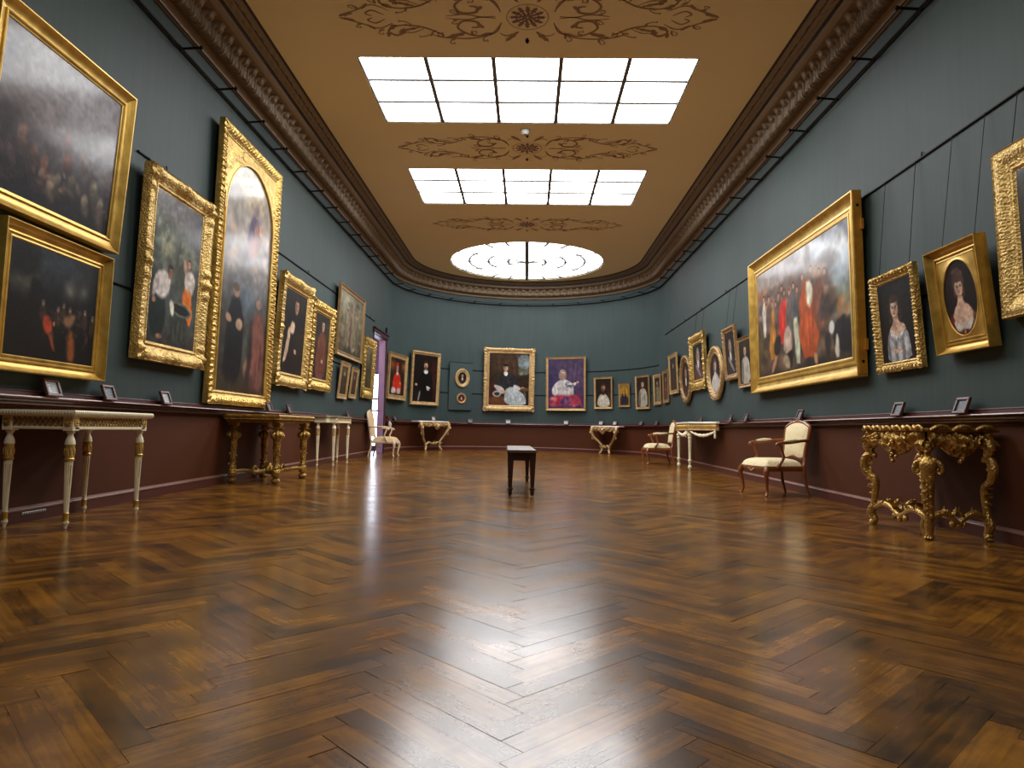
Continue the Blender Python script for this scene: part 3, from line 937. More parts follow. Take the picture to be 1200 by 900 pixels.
class Paint:
    """a small painter's canvas: u to the right, v downwards, both 0..1"""
    def __init__(self, w, h, dens, seed, base):
        self.nx = max(12, int(w * dens)); self.ny = max(12, int(h * dens))
        self.asp = w / h; self.seed = seed
        self.u, self.v = np.meshgrid(np.linspace(0, 1, self.nx), np.linspace(0, 1, self.ny))
        sh = self.u.shape
        self.wu = (vnoise(sh, 9, seed + 1) - .5) * .016 + (vnoise(sh, 26, seed + 2) - .5) * .008
        self.wv = (vnoise(sh, 9, seed + 3) - .5) * .016 + (vnoise(sh, 26, seed + 4) - .5) * .008
        self.img = np.zeros(sh + (3,)) + np.array(base, float)
        self.k = 0

    def _put(self, a, col):
        self.k += 1
        c = np.array(col, float)
        n = (vnoise(a.shape, min(30, max(a.shape) / 4), self.seed * 31 + self.k) - .5) * .18 + (vnoise(a.shape, min(70, max(a.shape) / 3), self.seed * 57 + self.k) - .5) * .10
        cc = c[None, None] * (1 + n[..., None])
        self.img = self.img * (1 - a[..., None]) + cc * a[..., None]

    def g(self, cx, cy, rx, ry, col, a=.8):
        d = ((self.u - cx) / rx) ** 2 + ((self.v - cy) / ry) ** 2
        self._put(np.exp(-d) * a, col)

    def e(self, cx, cy, rx, ry, col, rot=0, soft=.25, a=1, warp=.6):
        du = self.u + self.wu * warp - cx; dv = (self.v + self.wv * warp - cy) / self.asp
        r = math.radians(rot); x = du * math.cos(r) + dv * math.sin(r); y = -du * math.sin(r) + dv * math.cos(r)
        d = np.sqrt((x / rx) ** 2 + (y / (ry / self.asp)) ** 2)
        self._put(np.clip((1 + soft / 2 - d) / soft, 0, 1) * a, col)

    def p(self, pts, col, soft=.02, a=1, rnd=1, warp=1):
        pts = [np.array(q, float) for q in pts]
        for _ in range(rnd):
            out = []
            for i in range(len(pts)):
                q, s = pts[i], pts[(i + 1) % len(pts)]
                out += [q * .75 + s * .25, q * .25 + s * .75]
            pts = out
        U = self.u + self.wu * warp; V = self.v + self.wv * warp
        ins = np.zeros(U.shape, bool); dist = np.full(U.shape, 9.0)
        for i in range(len(pts)):
            (x0, y0), (x1, y1) = pts[i], pts[(i + 1) % len(pts)]
            if y0 != y1:
                c = ((y0 > V) != (y1 > V)) & (U < (x1 - x0) * (V - y0) / (y1 - y0) + x0); ins ^= c
            dx, dy = x1 - x0, y1 - y0; l = dx * dx + dy * dy + 1e-12
            t = np.clip(((U - x0) * dx + (V - y0) * dy) / l, 0, 1)
            dist = np.minimum(dist, np.hypot(U - x0 - t * dx, V - y0 - t * dy))
        sd = np.where(ins, dist, -dist)
        self._put(np.clip(.5 + sd / soft, 0, 1) * a, col)

    def dabs(self, n, box, cols, r=(.01, .03), a=.7, stretch=2.0, rot=None, seed=0):
        R = np.random.default_rng(self.seed * 7 + seed + 5)
        for i in range(n):
            cx = box[0] + (box[2] - box[0]) * R.random(); cy = box[1] + (box[3] - box[1]) * R.random()
            rr = r[0] + (r[1] - r[0]) * R.random()
            self.e(cx, cy, rr, rr * self.asp * stretch, cols[int(R.integers(len(cols)))], rot=(R.random() * 180 if rot is None else rot + R.normal() * 12), soft=.7, a=a * (.5 + .5 * R.random()))

    def folds(self, box, n, dark, light, a=.5, slant=0):
        R = np.random.default_rng(self.seed * 3 + 11)
        for i in range(n):
            x = box[0] + (box[2] - box[0]) * (i + R.random()) / n
            y0 = box[1] + (box[3] - box[1]) * R.random() * .4; y1 = box[3] - (box[3] - box[1]) * R.random() * .25
            w = (box[2] - box[0]) / n * .3
            dx = slant * (y1 - y0) + R.normal() * .012
            self.p([(x, y0), (x + w, y0), (x + dx + w * 1.4, y1), (x + dx, y1)], light if i % 2 else dark, soft=w * 1.6, a=a * .75)

    def head(self, cx, cy, r, skin=(196, 150, 122), hair=(60, 42, 30), look=0.2, beard=None, cap=None, hairlen=0.0):
        """an oval face with hair, eyes, nose and mouth; r = half width in u"""
        A_ = self.asp; ry = r * 1.35 * A_
        sk = np.array(skin, float)
        if hairlen: self.e(cx, cy + ry * (.1 + hairlen * .4), r * (1.3 + .35 * hairlen), ry * (1.15 + hairlen * .55), hair, soft=.25, warp=.3)
        else: self.e(cx, cy - ry * .18, r * 1.14, ry * 1.02, hair, soft=.25, warp=.2)
        self.e(cx, cy + ry * .06, r * .86, ry * .94, sk, soft=.22, warp=.15)
        self.e(cx - look * r * 2.4, cy + ry * .15, r * .45, ry * .85, sk * .62, soft=.9, a=.65, warp=.1)
        self.e(cx, cy - ry * .86, r * .98, ry * .36, hair, soft=.35, warp=.2)
        self.e(cx + look * r * .8, cy - ry * .30, r * .42, ry * .2, np.minimum(255, sk * 1.1), soft=.9, a=.6, warp=.1)
        for s in (-1, 1):
            self.e(cx + look * r * .5 + s * r * .36, cy - ry * .06, r * .2, ry * .085, sk * .26, soft=.6, a=.9, warp=.05)
            self.e(cx + look * r * .5 + s * r * .38, cy - ry * .22, r * .22, ry * .05, sk * .42, soft=.7, a=.7, warp=.05)
            self.e(cx + look * r * .5 + s * r * .55, cy + ry * .32, r * .2, ry * .16, sk * np.array([1.02, .74, .68]), soft=.9, a=.5, warp=.05)
        self.e(cx + look * r * .3, cy + ry * .2, r * .1, ry * .26, sk * .7, soft=.8, a=.7, warp=.05)
        self.e(cx + look * r * .5, cy + ry * .36, r * .16, ry * .05, sk * .55, soft=.8, a=.7, warp=.05)
        self.e(cx + look * r * .55, cy + ry * .56, r * .28, ry * .075, sk * np.array([.66, .34, .32]), soft=.6, a=.85, warp=.05)
        self.e(cx + look * r * .3, cy + ry * .92, r * .5, ry * .12, sk * .6, soft=.9, a=.6, warp=.05)
        if beard: self.e(cx + look * r * .3, cy + ry * .72, r * .62, ry * .5, beard, soft=.5, a=.8, warp=.2)
        if cap: self.e(cx, cy - ry * .78, r * 1.0, ry * .42, cap, soft=.25, warp=.2)

    def hand(self, cx, cy, r, skin=(190, 146, 118), rot=20):
        self.e(cx, cy, r, r * self.asp * .7, skin, rot=rot, soft=.35, warp=.4)
        for k in range(4):
            self.e(cx + r * .75, cy + (k - 1.5) * r * self.asp * .32, r * .6, r * self.asp * .13, np.array(skin) * (.86 if k % 2 else 1), rot=rot, soft=.5, warp=.2)

    def finish(self, amp=.26, gain=1.0, floor=3):
        sh = self.u.shape
        n = sum((vnoise(sh, c, self.seed + 90 + i) - .5) * amp * w for i, (c, w) in enumerate(((18, 1), (42, 1), (90, .8))) if c < max(sh) / 3) + np.zeros(sh)
        im = np.clip(self.img * (1 + n[..., None]), floor, 255) / 255
        lin = np.where(im <= .04045, im / 12.92, ((im + .055) / 1.055) ** 2.4)
        return np.clip(lin * gain, 0, .92)


def quadgrid(nx, ny):
    ii, jj = np.meshgrid(np.arange(ny - 1), np.arange(nx - 1), indexing='ij')
    a = ii * nx + jj
    return np.stack([a, a + nx, a + nx + 1, a + 1], -1).reshape(-1, 4)


def np_mesh(name, V, F, mat):
    me = bpy.data.meshes.new(name)
    me.vertices.add(len(V)); me.vertices.foreach_set('co', np.asarray(V, np.float32).ravel())
    n = len(F); k = F.shape[1]
    me.loops.add(n * k); me.loops.foreach_set('vertex_index', F.ravel().astype(np.int32))
    me.polygons.add(n); me.polygons.foreach_set('loop_start', np.arange(0, n * k, k, dtype=np.int32))
    me.polygons.foreach_set('use_smooth', np.ones(n, bool))
    me.materials.append(mat); me.update(); me.validate()
    return me


def canvas(root, w, h, z0, y, pt, gain=1.0):
    lin = pt.finish(gain=gain)
    X = (pt.u - .5) * w; Z = z0 + (1 - pt.v) * h
    V = np.stack([X, np.full_like(X, y), Z], -1).reshape(-1, 3)
    me = np_mesh('canvas', V, quadgrid(pt.nx, pt.ny), M['paint'])
    at = me.attributes.new('paint', 'FLOAT_COLOR', 'POINT')
    c = np.ones((pt.nx * pt.ny, 4), np.float32); c[:, :3] = lin.reshape(-1, 3)
    at.data.foreach_set('color', c.ravel())
    o = bpy.data.objects.new('canvas', me); COL.objects.link(o); o.parent = root
    return o


def carve(s, t, lam, seed):
    """scrolling relief 0..1: s along the rail (m), t across 0..1"""
    a = np.sin(2 * PI * s / lam + 2.6 * np.sin(2 * PI * t) + seed)
    b = np.sin(2 * PI * s / (lam * .53) - 4.2 * t + seed * 1.7)
    c = np.sin(2 * PI * s / (lam * .31) + 7.5 * t + seed * 2.3)
    return np.clip(.5 + .34 * a + .26 * b + .22 * c, 0, 1.15)


def prof_plain(fw, D):
    return [(0, D, 0), (0, .12 * D, 0), (.02 * fw, 0, 0), (.09 * fw, 0, 0), (.13 * fw, .06 * D, 0), (.30 * fw, .30 * D, 0), (.52 * fw, .44 * D, 0), (.72 * fw, .46 * D, 0),
            (.74 * fw, .36 * D, 0), (.80 * fw, .33 * D, 0), (.86 * fw, .36 * D, 0), (.90 * fw, .47 * D, 0), (1.0 * fw, .5 * D, 0), (fw, .62 * D, 0)]


def prof_scoop(fw, D):
    return [(0, D, 0), (0, .04 * D, 0), (.015 * fw, 0, 0), (.07 * fw, 0, 0), (.09 * fw, .05 * D, 0), (.2 * fw, .38 * D, 0), (.38 * fw, .55 * D, 0), (.56 * fw, .6 * D, 0),
            (.58 * fw, .5 * D, 0), (.68 * fw, .47 * D, 0), (.70 * fw, .58 * D, 0), (.82 * fw, .6 * D, 0), (.84 * fw, .52 * D, 0), (.93 * fw, .5 * D, 0), (fw, .6 * D, 0), (fw, .7 * D, 0)]


def prof_carved(fw, D):
    out = [(0, D, 0), (0, .22 * D, 0), (.03 * fw, .17 * D, .3), ]
    for k in range(9):
        t = k / 8
        out.append(((.06 + .6 * t) * fw, (.26 - .16 * math.sin(PI * min(1, t * 1.15)) + .2 * t) * D, 1.0 if 0 < k < 8 else .3))
    out += [(.70 * fw, .44 * D, 0), (.73 * fw, .5 * D, 0), (.80 * fw, .52 * D, 0), (.82 * fw, .44 * D, .25), (.87 * fw, .42 * D, .25), (.91 * fw, .46 * D, 0), (.93 * fw, .56 * D, 0), (fw, .58 * D, 0), (fw, .68 * D, 0)]
    return out


def frame_mesh(root, w, h, fw, D, style, mat, lam=.16, amp=.35, seed=0.0, corner=0.0, scallop=0.0, ds=None, z_off=0.0, y_off=0.0, name='frame'):
    prof = {'plain': prof_plain, 'scoop': prof_scoop, 'carved': prof_carved}[style](fw, D)
    ds = ds or (lam / 9 if style == 'carved' else .2)
    m = len(prof); Vs = []; Fs = []; o = 0
    sides = [((-w / 2, 0), (w / 2, 0), (0, 1)), ((w / 2, 0), (w / 2, h), (-1, 0)), ((w / 2, h), (-w / 2, h), (0, -1)), ((-w / 2, h), (-w / 2, 0), (1, 0))]
    for (ax, az), (bx, bz), (nx, nz) in sides:
        L = math.hypot(bx - ax, bz - az); n = max(2, int(L / ds) + 1)
        dx, dz = (bx - ax) / L, (bz - az) / L
        t = np.linspace(0, 1, n)
        V = np.zeros((n, m, 3))
        for j, (ins, dep, am) in enumerate(prof):
            s = ins + t * (L - 2 * ins)
            tt = ins / fw
            rel = np.zeros(n)
            if am:
                rel = carve(s, tt, lam, seed) * am * amp * D
                ed = np.minimum(s, L - s)
                rel = rel + corner * D * np.exp(-(ed / (fw * 1.1)) ** 2) * am * (.55 + .45 * np.cos(2 * PI * ed / (fw * .6)))
                if corner: rel = rel + corner * .8 * D * np.exp(-((s - L / 2) / (fw * .9)) ** 2) * am * (.6 + .4 * np.cos(2 * PI * (s - L / 2) / (fw * .7)))
            out = 0.0
            if scallop and j in (2, 3):
                ed = np.minimum(s, L - s)
                out = scallop * (np.abs(np.sin(PI * s / (lam * .75))) * .5 + 1.2 * np.exp(-(ed / (fw * .8)) ** 2) + .8 * np.exp(-((s - L / 2) / (fw * .8)) ** 2))
            V[:, j, 0] = ax + dx * s + nx * (ins - out); V[:, j, 2] = az + dz * s + nz * (ins - out) + z_off
            V[:, j, 1] = dep - rel + y_off
        F = quadgrid(m, n) + o
        Vs.append(V.reshape(-1, 3)); Fs.append(F); o += n * m
    me = np_mesh(name, np.concatenate(Vs), np.concatenate(Fs), mat)
    me.set_sharp_from_angle(angle=math.radians(40 if style != 'carved' else 70))
    ob = bpy.data.objects.new(name, me); COL.objects.link(ob); ob.parent = root
    return ob


def oval_frame(root, w, h, fw, D, mat, lam=.12, amp=.3, zc=None, style='carved', y_off=0.0, name='frame'):
    prof = {'plain': prof_plain, 'carved': prof_carved}[style](fw, D)
    n = 120; m = len(prof); zc = h / 2 if zc is None else zc
    th = np.linspace(0, 2 * PI, n + 1); V = np.zeros((n + 1, m, 3))
    for j, (ins, dep, am) in enumerate(prof):
        r = carve(th * (w + h) / 4, ins / fw, lam, 1.0) * am * amp * D if am else 0
        V[:, j, 0] = (w / 2 - ins) * np.cos(th); V[:, j, 2] = zc + (h / 2 - ins) * np.sin(th); V[:, j, 1] = dep - r + y_off
    me = np_mesh(name, V.reshape(-1, 3), quadgrid(m, n + 1), mat)
    me.set_sharp_from_angle(angle=math.radians(60))
    ob = bpy.data.objects.new(name, me); COL.objects.link(ob); ob.parent = root
    return ob


def backing(root, w, h, D, mat, z0=0.0, inset=.02):
    b = MB(); b.box(-w / 2 + inset, w / 2 - inset, D * .72, D * .98, z0 + inset, z0 + h - inset, .003)
    return b.build('backing_board', mat, root, smooth=0)


def hang(side_, s, w, z0, h, lean, d0):
    """matrix for a picture: x along the wall to the viewer's right, y into the wall, z up the (leaning) picture"""
    if side_ == 'L': P, n = Vector((-A, s, 0)), Vector((1, 0, 0))
    elif side_ == 'R': P, n = Vector((A, s, 0)), Vector((-1, 0, 0))
    else: P, n = apse(s)
    r = (-n).cross(Vector((0, 0, 1)))
    up = Vector((0, 0, 1)) * math.cos(lean) + n * math.sin(lean)
    y = up.cross(r)
    o = P + n * d0 + Vector((0, 0, z0))
    return Matrix(((r.x, y.x, up.x, o.x), (r.y, y.y, up.y, o.y), (r.z, y.z, up.z, o.z), (0, 0, 0, 1)))


PAINT_GAIN = .74


def picture(geo, label, painter, name='framed_painting', fw=.12, style='plain', mat='gilt', dens=90, seed=1, base=(40, 32, 28), group=None, gain=1.0,
            lam=.16, amp=.35, corner=0.0, scallop=0.0, wires=(), rod_z=3.40, cat='painting', oval=False, depth=None):
    side_, d0, (s, w, z0, h, lean) = geo
    D = depth or d0 - .024
    root = empty(name, mat=hang(side_, s, w, z0, h, lean, d0))
    tag(root, label, cat, group)
    if oval:
        oval_frame(root, w, h, fw, D, M[mat], lam, amp)
        iw, ih = w - 2 * fw + .012, h - 2 * fw + .012
    else:
        frame_mesh(root, w, h, fw, D, style, M[mat], lam, amp, seed * .7, corner, scallop)
        iw, ih = w - 2 * fw + .012, h - 2 * fw + .012
        backing(root, w, h, D, M['dark_wood'])
    pt = Paint(iw, ih, dens, seed, base)
    painter(pt)
    if oval:
        lin = pt.finish(gain=gain * PAINT_GAIN)
        nr, na = max(10, int(ih * dens / 2)), 96
        V = []; C4 = []
        for i in range(nr):
            r = i / (nr - 1)
            for k in range(na):
                a = 2 * PI * k / na; x, z = r * math.cos(a), r * math.sin(a)
                V.append((x * iw / 2, D * .6, h / 2 + z * ih / 2))
                c = lin[min(pt.ny - 1, int((.5 - z / 2) * (pt.ny - 1) + .5)), min(pt.nx - 1, int((.5 + x / 2) * (pt.nx - 1) + .5))]
                C4.append((*c, 1))
        F = []
        for i in range(nr - 1):
            for k in range(na): F.append((i * na + k, i * na + (k + 1) % na, (i + 1) * na + (k + 1) % na, (i + 1) * na + k))
        me = np_mesh('canvas', np.array(V), np.array(F), M['paint'])
        at = me.attributes.new('paint', 'FLOAT_COLOR', 'POINT'); at.data.foreach_set('color', np.array(C4, np.float32).ravel())
        o = bpy.data.objects.new('canvas', me); COL.objects.link(o); o.parent = root
    else:
        canvas(root, iw, ih, fw - .006, D * .58, pt, gain * PAINT_GAIN)
    for x in wires:
        b = MB()
        inv = root.matrix_world.inverted()
        top = root.matrix_world @ Vector((x, D * .9, h))
        hook = Vector((top.x, top.y, rod_z))
        if side_ == 'L': hook.x = -A + .022
        if side_ == 'R': hook.x = A - .022
        b.tube([inv @ top, inv @ hook], .0032, seg=5, smooth=1)
        b.build('hanging_wire', M['iron'], root)
    return root


# ---- what is painted on the canvases (generic old-master scenes)
def battle(p):
    p.g(.3, .15, .5, .3, (150, 146, 152), .9); p.g(.75, .25, .4, .3, (140, 136, 142), .9); p.g(.1, .45, .4, .15, (120, 108, 104), .7)
    p.g(.7, .48, .3, .15, (110, 104, 106), .6); p.g(.3, .9, .6, .25, (26, 22, 26), .95); p.g(.9, .95, .5, .2, (24, 20, 22), .9); p.g(.05, .7, .2, .3, (34, 30, 36), .8)
    p.dabs(60, (.0, .5, 1, .92), [(52, 42, 44), (70, 56, 54), (36, 30, 34), (84, 70, 66)], (.015, .04), .6)
    for cx, cy, c in ((.2, .6, (132, 98, 86)), (.38, .72, (128, 76, 64)), (.55, .5, (122, 84, 82)), (.56, .62, (112, 72, 66)), (.5, .78, (120, 108, 96)), (.62, .74, (112, 104, 84)), (.82, .7, (118, 112, 90)), (.75, .82, (140, 128, 112)), (.9, .8, (124, 114, 96)), (.45, .83, (134, 118, 98)), (.7, .56, (116, 98, 92)), (.3, .68, (96, 70, 62))):
        p.e(cx, cy, .028, .045, c, rot=20, soft=.8, a=.9); p.e(cx + .01, cy + .06, .035, .05, np.array(c) * .6, rot=-20, soft=.9, a=.8)
    p.dabs(26, (.3, .68, .95, .86), [(136, 124, 104), (110, 96, 84), (86, 66, 58)], (.008, .02), .6)


def camp_night(p):
    p.g(.45, .1, .6, .25, (46, 52, 58), .9); p.g(.12, .33, .16, .12, (96, 92, 78), .95); p.g(.66, .3, .07, .08, (104, 102, 92), .9); p.g(.82, .3, .06, .07, (92, 90, 82), .8)
    p.p([(0, 0), (.32, 0), (.3, .25), (.2, .3), (.14, .38), (0, .42)], (26, 24, 20), .08); p.g(.1, .35, .1, .06, (100, 98, 82), .8)
    p.p([(.22, .38), (.24, .28), (.3, .3), (.34, .3), (.36, .38), (.55, .38), (.55, .55), (.2, .55)], (24, 20, 18), .03)
    p.g(.5, .9, .8, .3, (14, 10, 9), .95); p.g(.05, .7, .2, .3, (16, 12, 11), .9)
    for cx, cy in ((.37, .5), (.54, .53), (.6, .48), (.68, .51), (.86, .5), (.96, .54)):
        p.e(cx, cy, .016, .026, (150, 110, 82), soft=.6); p.e(cx, cy + .08, .035, .07, (52, 36, 28), soft=.7); p.e(cx, cy - .03, .018, .014, (70, 70, 72), soft=.6)
    p.e(.43, .68, .05, .09, (150, 56, 28), rot=-15, soft=.4); p.p([(.44, .76), (.48, .76), (.54, .9), (.51, .9)], (132, 60, 36), .03); p.e(.5, .66, .012, .02, (170, 120, 90), soft=.5)
    p.p([(.66, .68), (.74, .7), (.78, .98), (.68, .98)], (116, 62, 26), .04); p.p([(.58, .6), (.74, .52), (.76, .58), (.66, .7)], (134, 98, 70), .04, .8)
    p.dabs(30, (.35, .5, .9, .85), [(60, 42, 30), (90, 62, 42), (36, 26, 22)], (.008, .02), .6)


def well_scene(p):
    p.g(.5, .12, .7, .2, (112, 108, 112), .95); p.g(.2, .12, .2, .12, (130, 130, 126), .8); p.g(.3, .35, .22, .12, (170, 164, 128), .9); p.g(.7, .3, .3, .16, (96, 102, 92), .9)
    p.dabs(50, (0, .1, .5, .55), [(110, 118, 100), (70, 84, 72), (146, 148, 128), (54, 62, 54)], (.02, .06), .6)
    p.p([(.45, .3), (.75, .26), (.8, .6), (.45, .62)], (62, 66, 56), .08); p.g(.9, .2, .12, .25, (66, 62, 70), .8); p.dabs(20, (.55, .26, 1, .4), [(104, 110, 92), (128, 132, 110)], (.02, .04), .6)
    p.g(.5, 1, 1, .12, (52, 46, 42), .95); p.g(.05, .65, .2, .2, (40, 44, 40), .85)
    # man in a white shirt leaning over
    p.p([(.02, .68), (.3, .66), (.36, .84), (.26, .95), (.06, .95)], (24, 34, 30), .03)
    p.p([(.1, .54), (.3, .5), (.4, .58), (.36, .68), (.2, .7), (.06, .66)], (206, 196, 188), .03); p.p([(.08, .58), (.2, .56), (.12, .7), (.04, .7)], (176, 164, 158), .03)
    p.head(.38, .505, .05, (150, 104, 78), (40, 30, 24)); p.e(.1, .72, .035, .02, (180, 130, 100), soft=.4); p.e(.24, .95, .06, .016, (150, 110, 86), soft=.4)
    # woman in an orange skirt
    p.p([(.66, .56), (.84, .55), (.92, .82), (.68, .84)], (214, 112, 36), .025); p.folds((.68, .58, .88, .82), 7, (176, 70, 24), (240, 150, 60))
    p.p([(.7, .46), (.86, .43), (.92, .54), (.84, .6), (.68, .57)], (198, 186, 176), .025); p.p([(.86, .46), (.93, .5), (.88, .62), (.82, .6)], (190, 176, 166), .02)
    p.head(.76, .4, .042, (206, 160, 130), (94, 60, 36)); p.p([(.62, .38), (.7, .5), (.74, .46), (.7, .38)], (196, 150, 124), .03, .8)
    # the carved stone well
    p.p([(.42, .74), (.84, .78), (.82, .98), (.44, .95)], (54, 56, 50), .02); p.e(.64, .735, .24, .05, (92, 96, 86), rot=6, soft=.12); p.e(.64, .735, .19, .034, (26, 28, 26), rot=6, soft=.2)
    p.folds((.46, .8, .82, .96), 8, (34, 36, 32), (96, 96, 80), .7); p.p([(.4, .68), (.5, .7), (.5, .8), (.44, .78)], (200, 196, 178), .02)


def altarpiece(p):
    p.g(.5, .1, .7, .2, (196, 186, 170), .95); p.g(.6, .15, .35, .15, (220, 196, 156), .85); p.g(.2, .28, .25, .12, (168, 164, 160), .8); p.g(.5, .4, .6, .12, (178, 170, 176), .9)
    p.g(.5, .52, .7, .1, (150, 146, 144), .85); p.g(.5, .62, .3, .08, (120, 140, 160), .9); p.g(.5, .8, .9, .16, (58, 52, 46), .9); p.g(.5, .98, 1, .06, (64, 54, 34), .95)
    p.dabs(60, (0, .05, 1, .5), [(200, 186, 170), (176, 166, 160), (208, 190, 150), (170, 150, 140), (150, 150, 150)], (.03, .09), .5, 1.2)
    # the seated figure in the clouds
    p.p([(.5, .26), (.64, .2), (.74, .3), (.74, .36), (.46, .37)], (96, 84, 118), .03); p.p([(.6, .24), (.72, .27), (.8, .33), (.62, .36)], (186, 128, 108), .03); p.e(.63, .215, .05, .018, (226, 190, 164), soft=.3)
    p.e(.76, .27, .05, .03, (214, 170, 146), soft=.4); p.p([(.5, .32), (.72, .32), (.7, .4), (.5, .4)], (202, 150, 140), .04, .7); p.p([(.56, .18), (.68, .17), (.66, .24), (.58, .25)], (110, 92, 116), .03, .5)
    for cx, cy in ((.2, .33), (.3, .42), (.85, .4), (.68, .45), (.16, .45), (.9, .3)): p.e(cx, cy, .05, .018, (214, 176, 150), soft=.5, a=.8); p.e(cx + .03, cy + .03, .07, .025, (186, 170, 168), soft=.6, a=.7)
    # two standing saints
    p.p([(.2, .63), (.36, .6), (.46, .66), (.5, .78), (.46, .96), (.14, .96), (.16, .78)], (30, 28, 30), .025); p.e(.32, .585, .06, .025, (188, 146, 118), soft=.3); p.e(.32, .57, .06, .018, (110, 90, 76), soft=.4)
    p.e(.2, .7, .055, .018, (204, 160, 126), rot=20, soft=.4); p.e(.4, .715, .065, .024, (206, 168, 136), soft=.4)
    p.p([(.66, .66), (.84, .62), (.94, .72), (.96, .98), (.62, .98), (.64, .8)], (128, 78, 66), .03); p.folds((.66, .68, .92, .97), 6, (84, 48, 42), (166, 112, 92), .6); p.e(.78, .6, .055, .022, (190, 150, 122), soft=.3); p.p([(.6, .7), (.68, .68), (.68, .95), (.58, .95)], (66, 50, 44), .03)
    p.g(.04, .8, .1, .15, (70, 62, 54), .8); p.p([(.5, .74), (.6, .72), (.6, .86), (.5, .88)], (92, 104, 92), .05, .8); p.p([(.52, .9), (.58, .84), (.62, .86), (.56, .93)], (150, 108, 84), .03)


def man_full(robe, lapel=None, skin=(190, 146, 116), bg=(26, 20, 18)):
    def f(p):
        p.g(.5, .4, .8, .6, bg, .9)
        p.p([(.3, .32), (.56, .26), (.78, .34), (.86, .6), (.84, 1), (.2, 1), (.2, .6)], robe, .03); p.folds((.26, .4, .82, .98), 7, np.array(robe) * .6, np.array(robe) * 1.35, .5)
        p.head(.55, .17, .095, skin, (44, 32, 26))
        if lapel is not None:
            p.p([(.34, .36), (.54, .38), (.5, .52), (.3, .5)], lapel, .03); p.p([(.24, .44), (.38, .46), (.26, .84), (.1, .9), (.18, .7)], lapel, .03)
        p.hand(.6, .72, .05, skin, 30)
    return f


def woodland_figures(p):
    p.g(.4, .25, .7, .35, (150, 142, 116), .9); p.g(.3, .15, .25, .2, (176, 170, 148), .8); p.g(.6, .9, .8, .25, (60, 54, 40), .9)
    p.dabs(70, (0, .1, 1, .95), [(96, 90, 66), (130, 122, 92), (66, 62, 46), (156, 148, 120), (84, 66, 52)], (.012, .03), .7, 3.4, 90)
    for x, c in ((.25, (120, 100, 78)), (.38, (150, 140, 112)), (.5, (108, 66, 54)), (.58, (146, 138, 110)), (.68, (136, 122, 92)), (.8, (104, 92, 70))):
        p.p([(x - .05, .35), (x + .04, .33), (x + .06, .9), (x - .06, .9)], c, .04, .75); p.e(x, .3, .022, .035, (170, 138, 108), soft=.5)
    p.folds((.2, .4, .85, .9), 12, (64, 52, 40), (164, 154, 128), .5); p.p([(.44, .15), (.52, .1), (.56, .3), (.42, .32)], (126, 82, 66), .05, .6)


def small_scene(c1, c2, c3):
    def f(p):
        p.g(.5, .2, .8, .3, c1, .9); p.g(.5, .85, .8, .3, c3, .9)
        p.p([(.35, .35), (.6, .3), (.72, .7), (.66, .95), (.3, .95)], c2, .05); p.e(.5, .26, .08, .08, (190, 150, 120), soft=.3); p.dabs(20, (.1, .2, .9, .9), [c1, c2, c3], (.03, .07), .5)
    return f


def landscape_tall(p):
    p.g(.5, .15, .8, .25, (142, 134, 108), .9); p.p([(.5, .1), (.9, .05), (.95, .8), (.6, .75)], (74, 66, 44), .08); p.g(.4, .9, .8, .25, (66, 54, 36), .9); p.dabs(40, (.1, .1, 1, .9), [(88, 80, 54), (58, 52, 36), (126, 112, 80)], (.03, .07), .6)


def cardinal(p):
    p.g(.15, .2, .25, .12, (176, 92, 40), .9); p.g(.92, .2, .16, .12, (170, 88, 40), .9); p.g(.5, .5, .3, .5, (50, 24, 18), .6)
    p.p([(.3, .42), (.5, .36), (.68, .42), (.82, .74), (.78, .92), (.18, .92), (.2, .72)], (206, 46, 26), .02); p.folds((.24, .5, .76, .9), 8, (150, 22, 14), (236, 78, 48), .5)
    p.head(.48, .26, .085, (206, 158, 128), (70, 44, 32), cap=(180, 34, 24)); p.p([(.4, .37), (.58, .37), (.54, .46), (.44, .46)], (220, 196, 186), .02)
    p.p([(.16, .78), (.42, .8), (.44, .97), (.12, .97)], (214, 196, 190), .02, .9); p.p([(.52, .8), (.74, .78), (.78, .97), (.5, .97)], (206, 186, 180), .02, .9); p.hand(.7, .66, .04); p.p([(.05, .96), (.95, .95), (.95, 1), (.05, 1)], (60, 50, 44), .02)


def magistrate(p):
    p.g(.7, .3, .5, .4, (40, 22, 16), .7); p.p([(.7, .1), (1, .08), (1, .95), (.78, .95)], (52, 26, 18), .08)
    p.p([(.3, .38), (.44, .32), (.62, .32), (.78, .42), (.84, .7), (.84, 1), (.18, 1), (.2, .6)], (16, 14, 15), .02); p.head(.5, .22, .085, (206, 164, 134), (54, 38, 28), beard=(92, 66, 46)); p.p([(.43, .31), (.58, .31), (.61, .37), (.5, .4), (.41, .37)], (226, 222, 214), .015)
    p.p([(.18, .66), (.3, .66), (.3, .8), (.12, .98), (.08, .95)], (24, 20, 20), .03); p.hand(.12, .64, .05, (206, 166, 138)); p.hand(.62, .72, .06, (210, 172, 146), 30); p.p([(.56, .66), (.72, .68), (.74, .72), (.56, .7)], (214, 210, 204), .02); p.p([(.26, .78), (.32, .76), (.26, .99), (.2, .99)], (190, 186, 180), .02, .8)


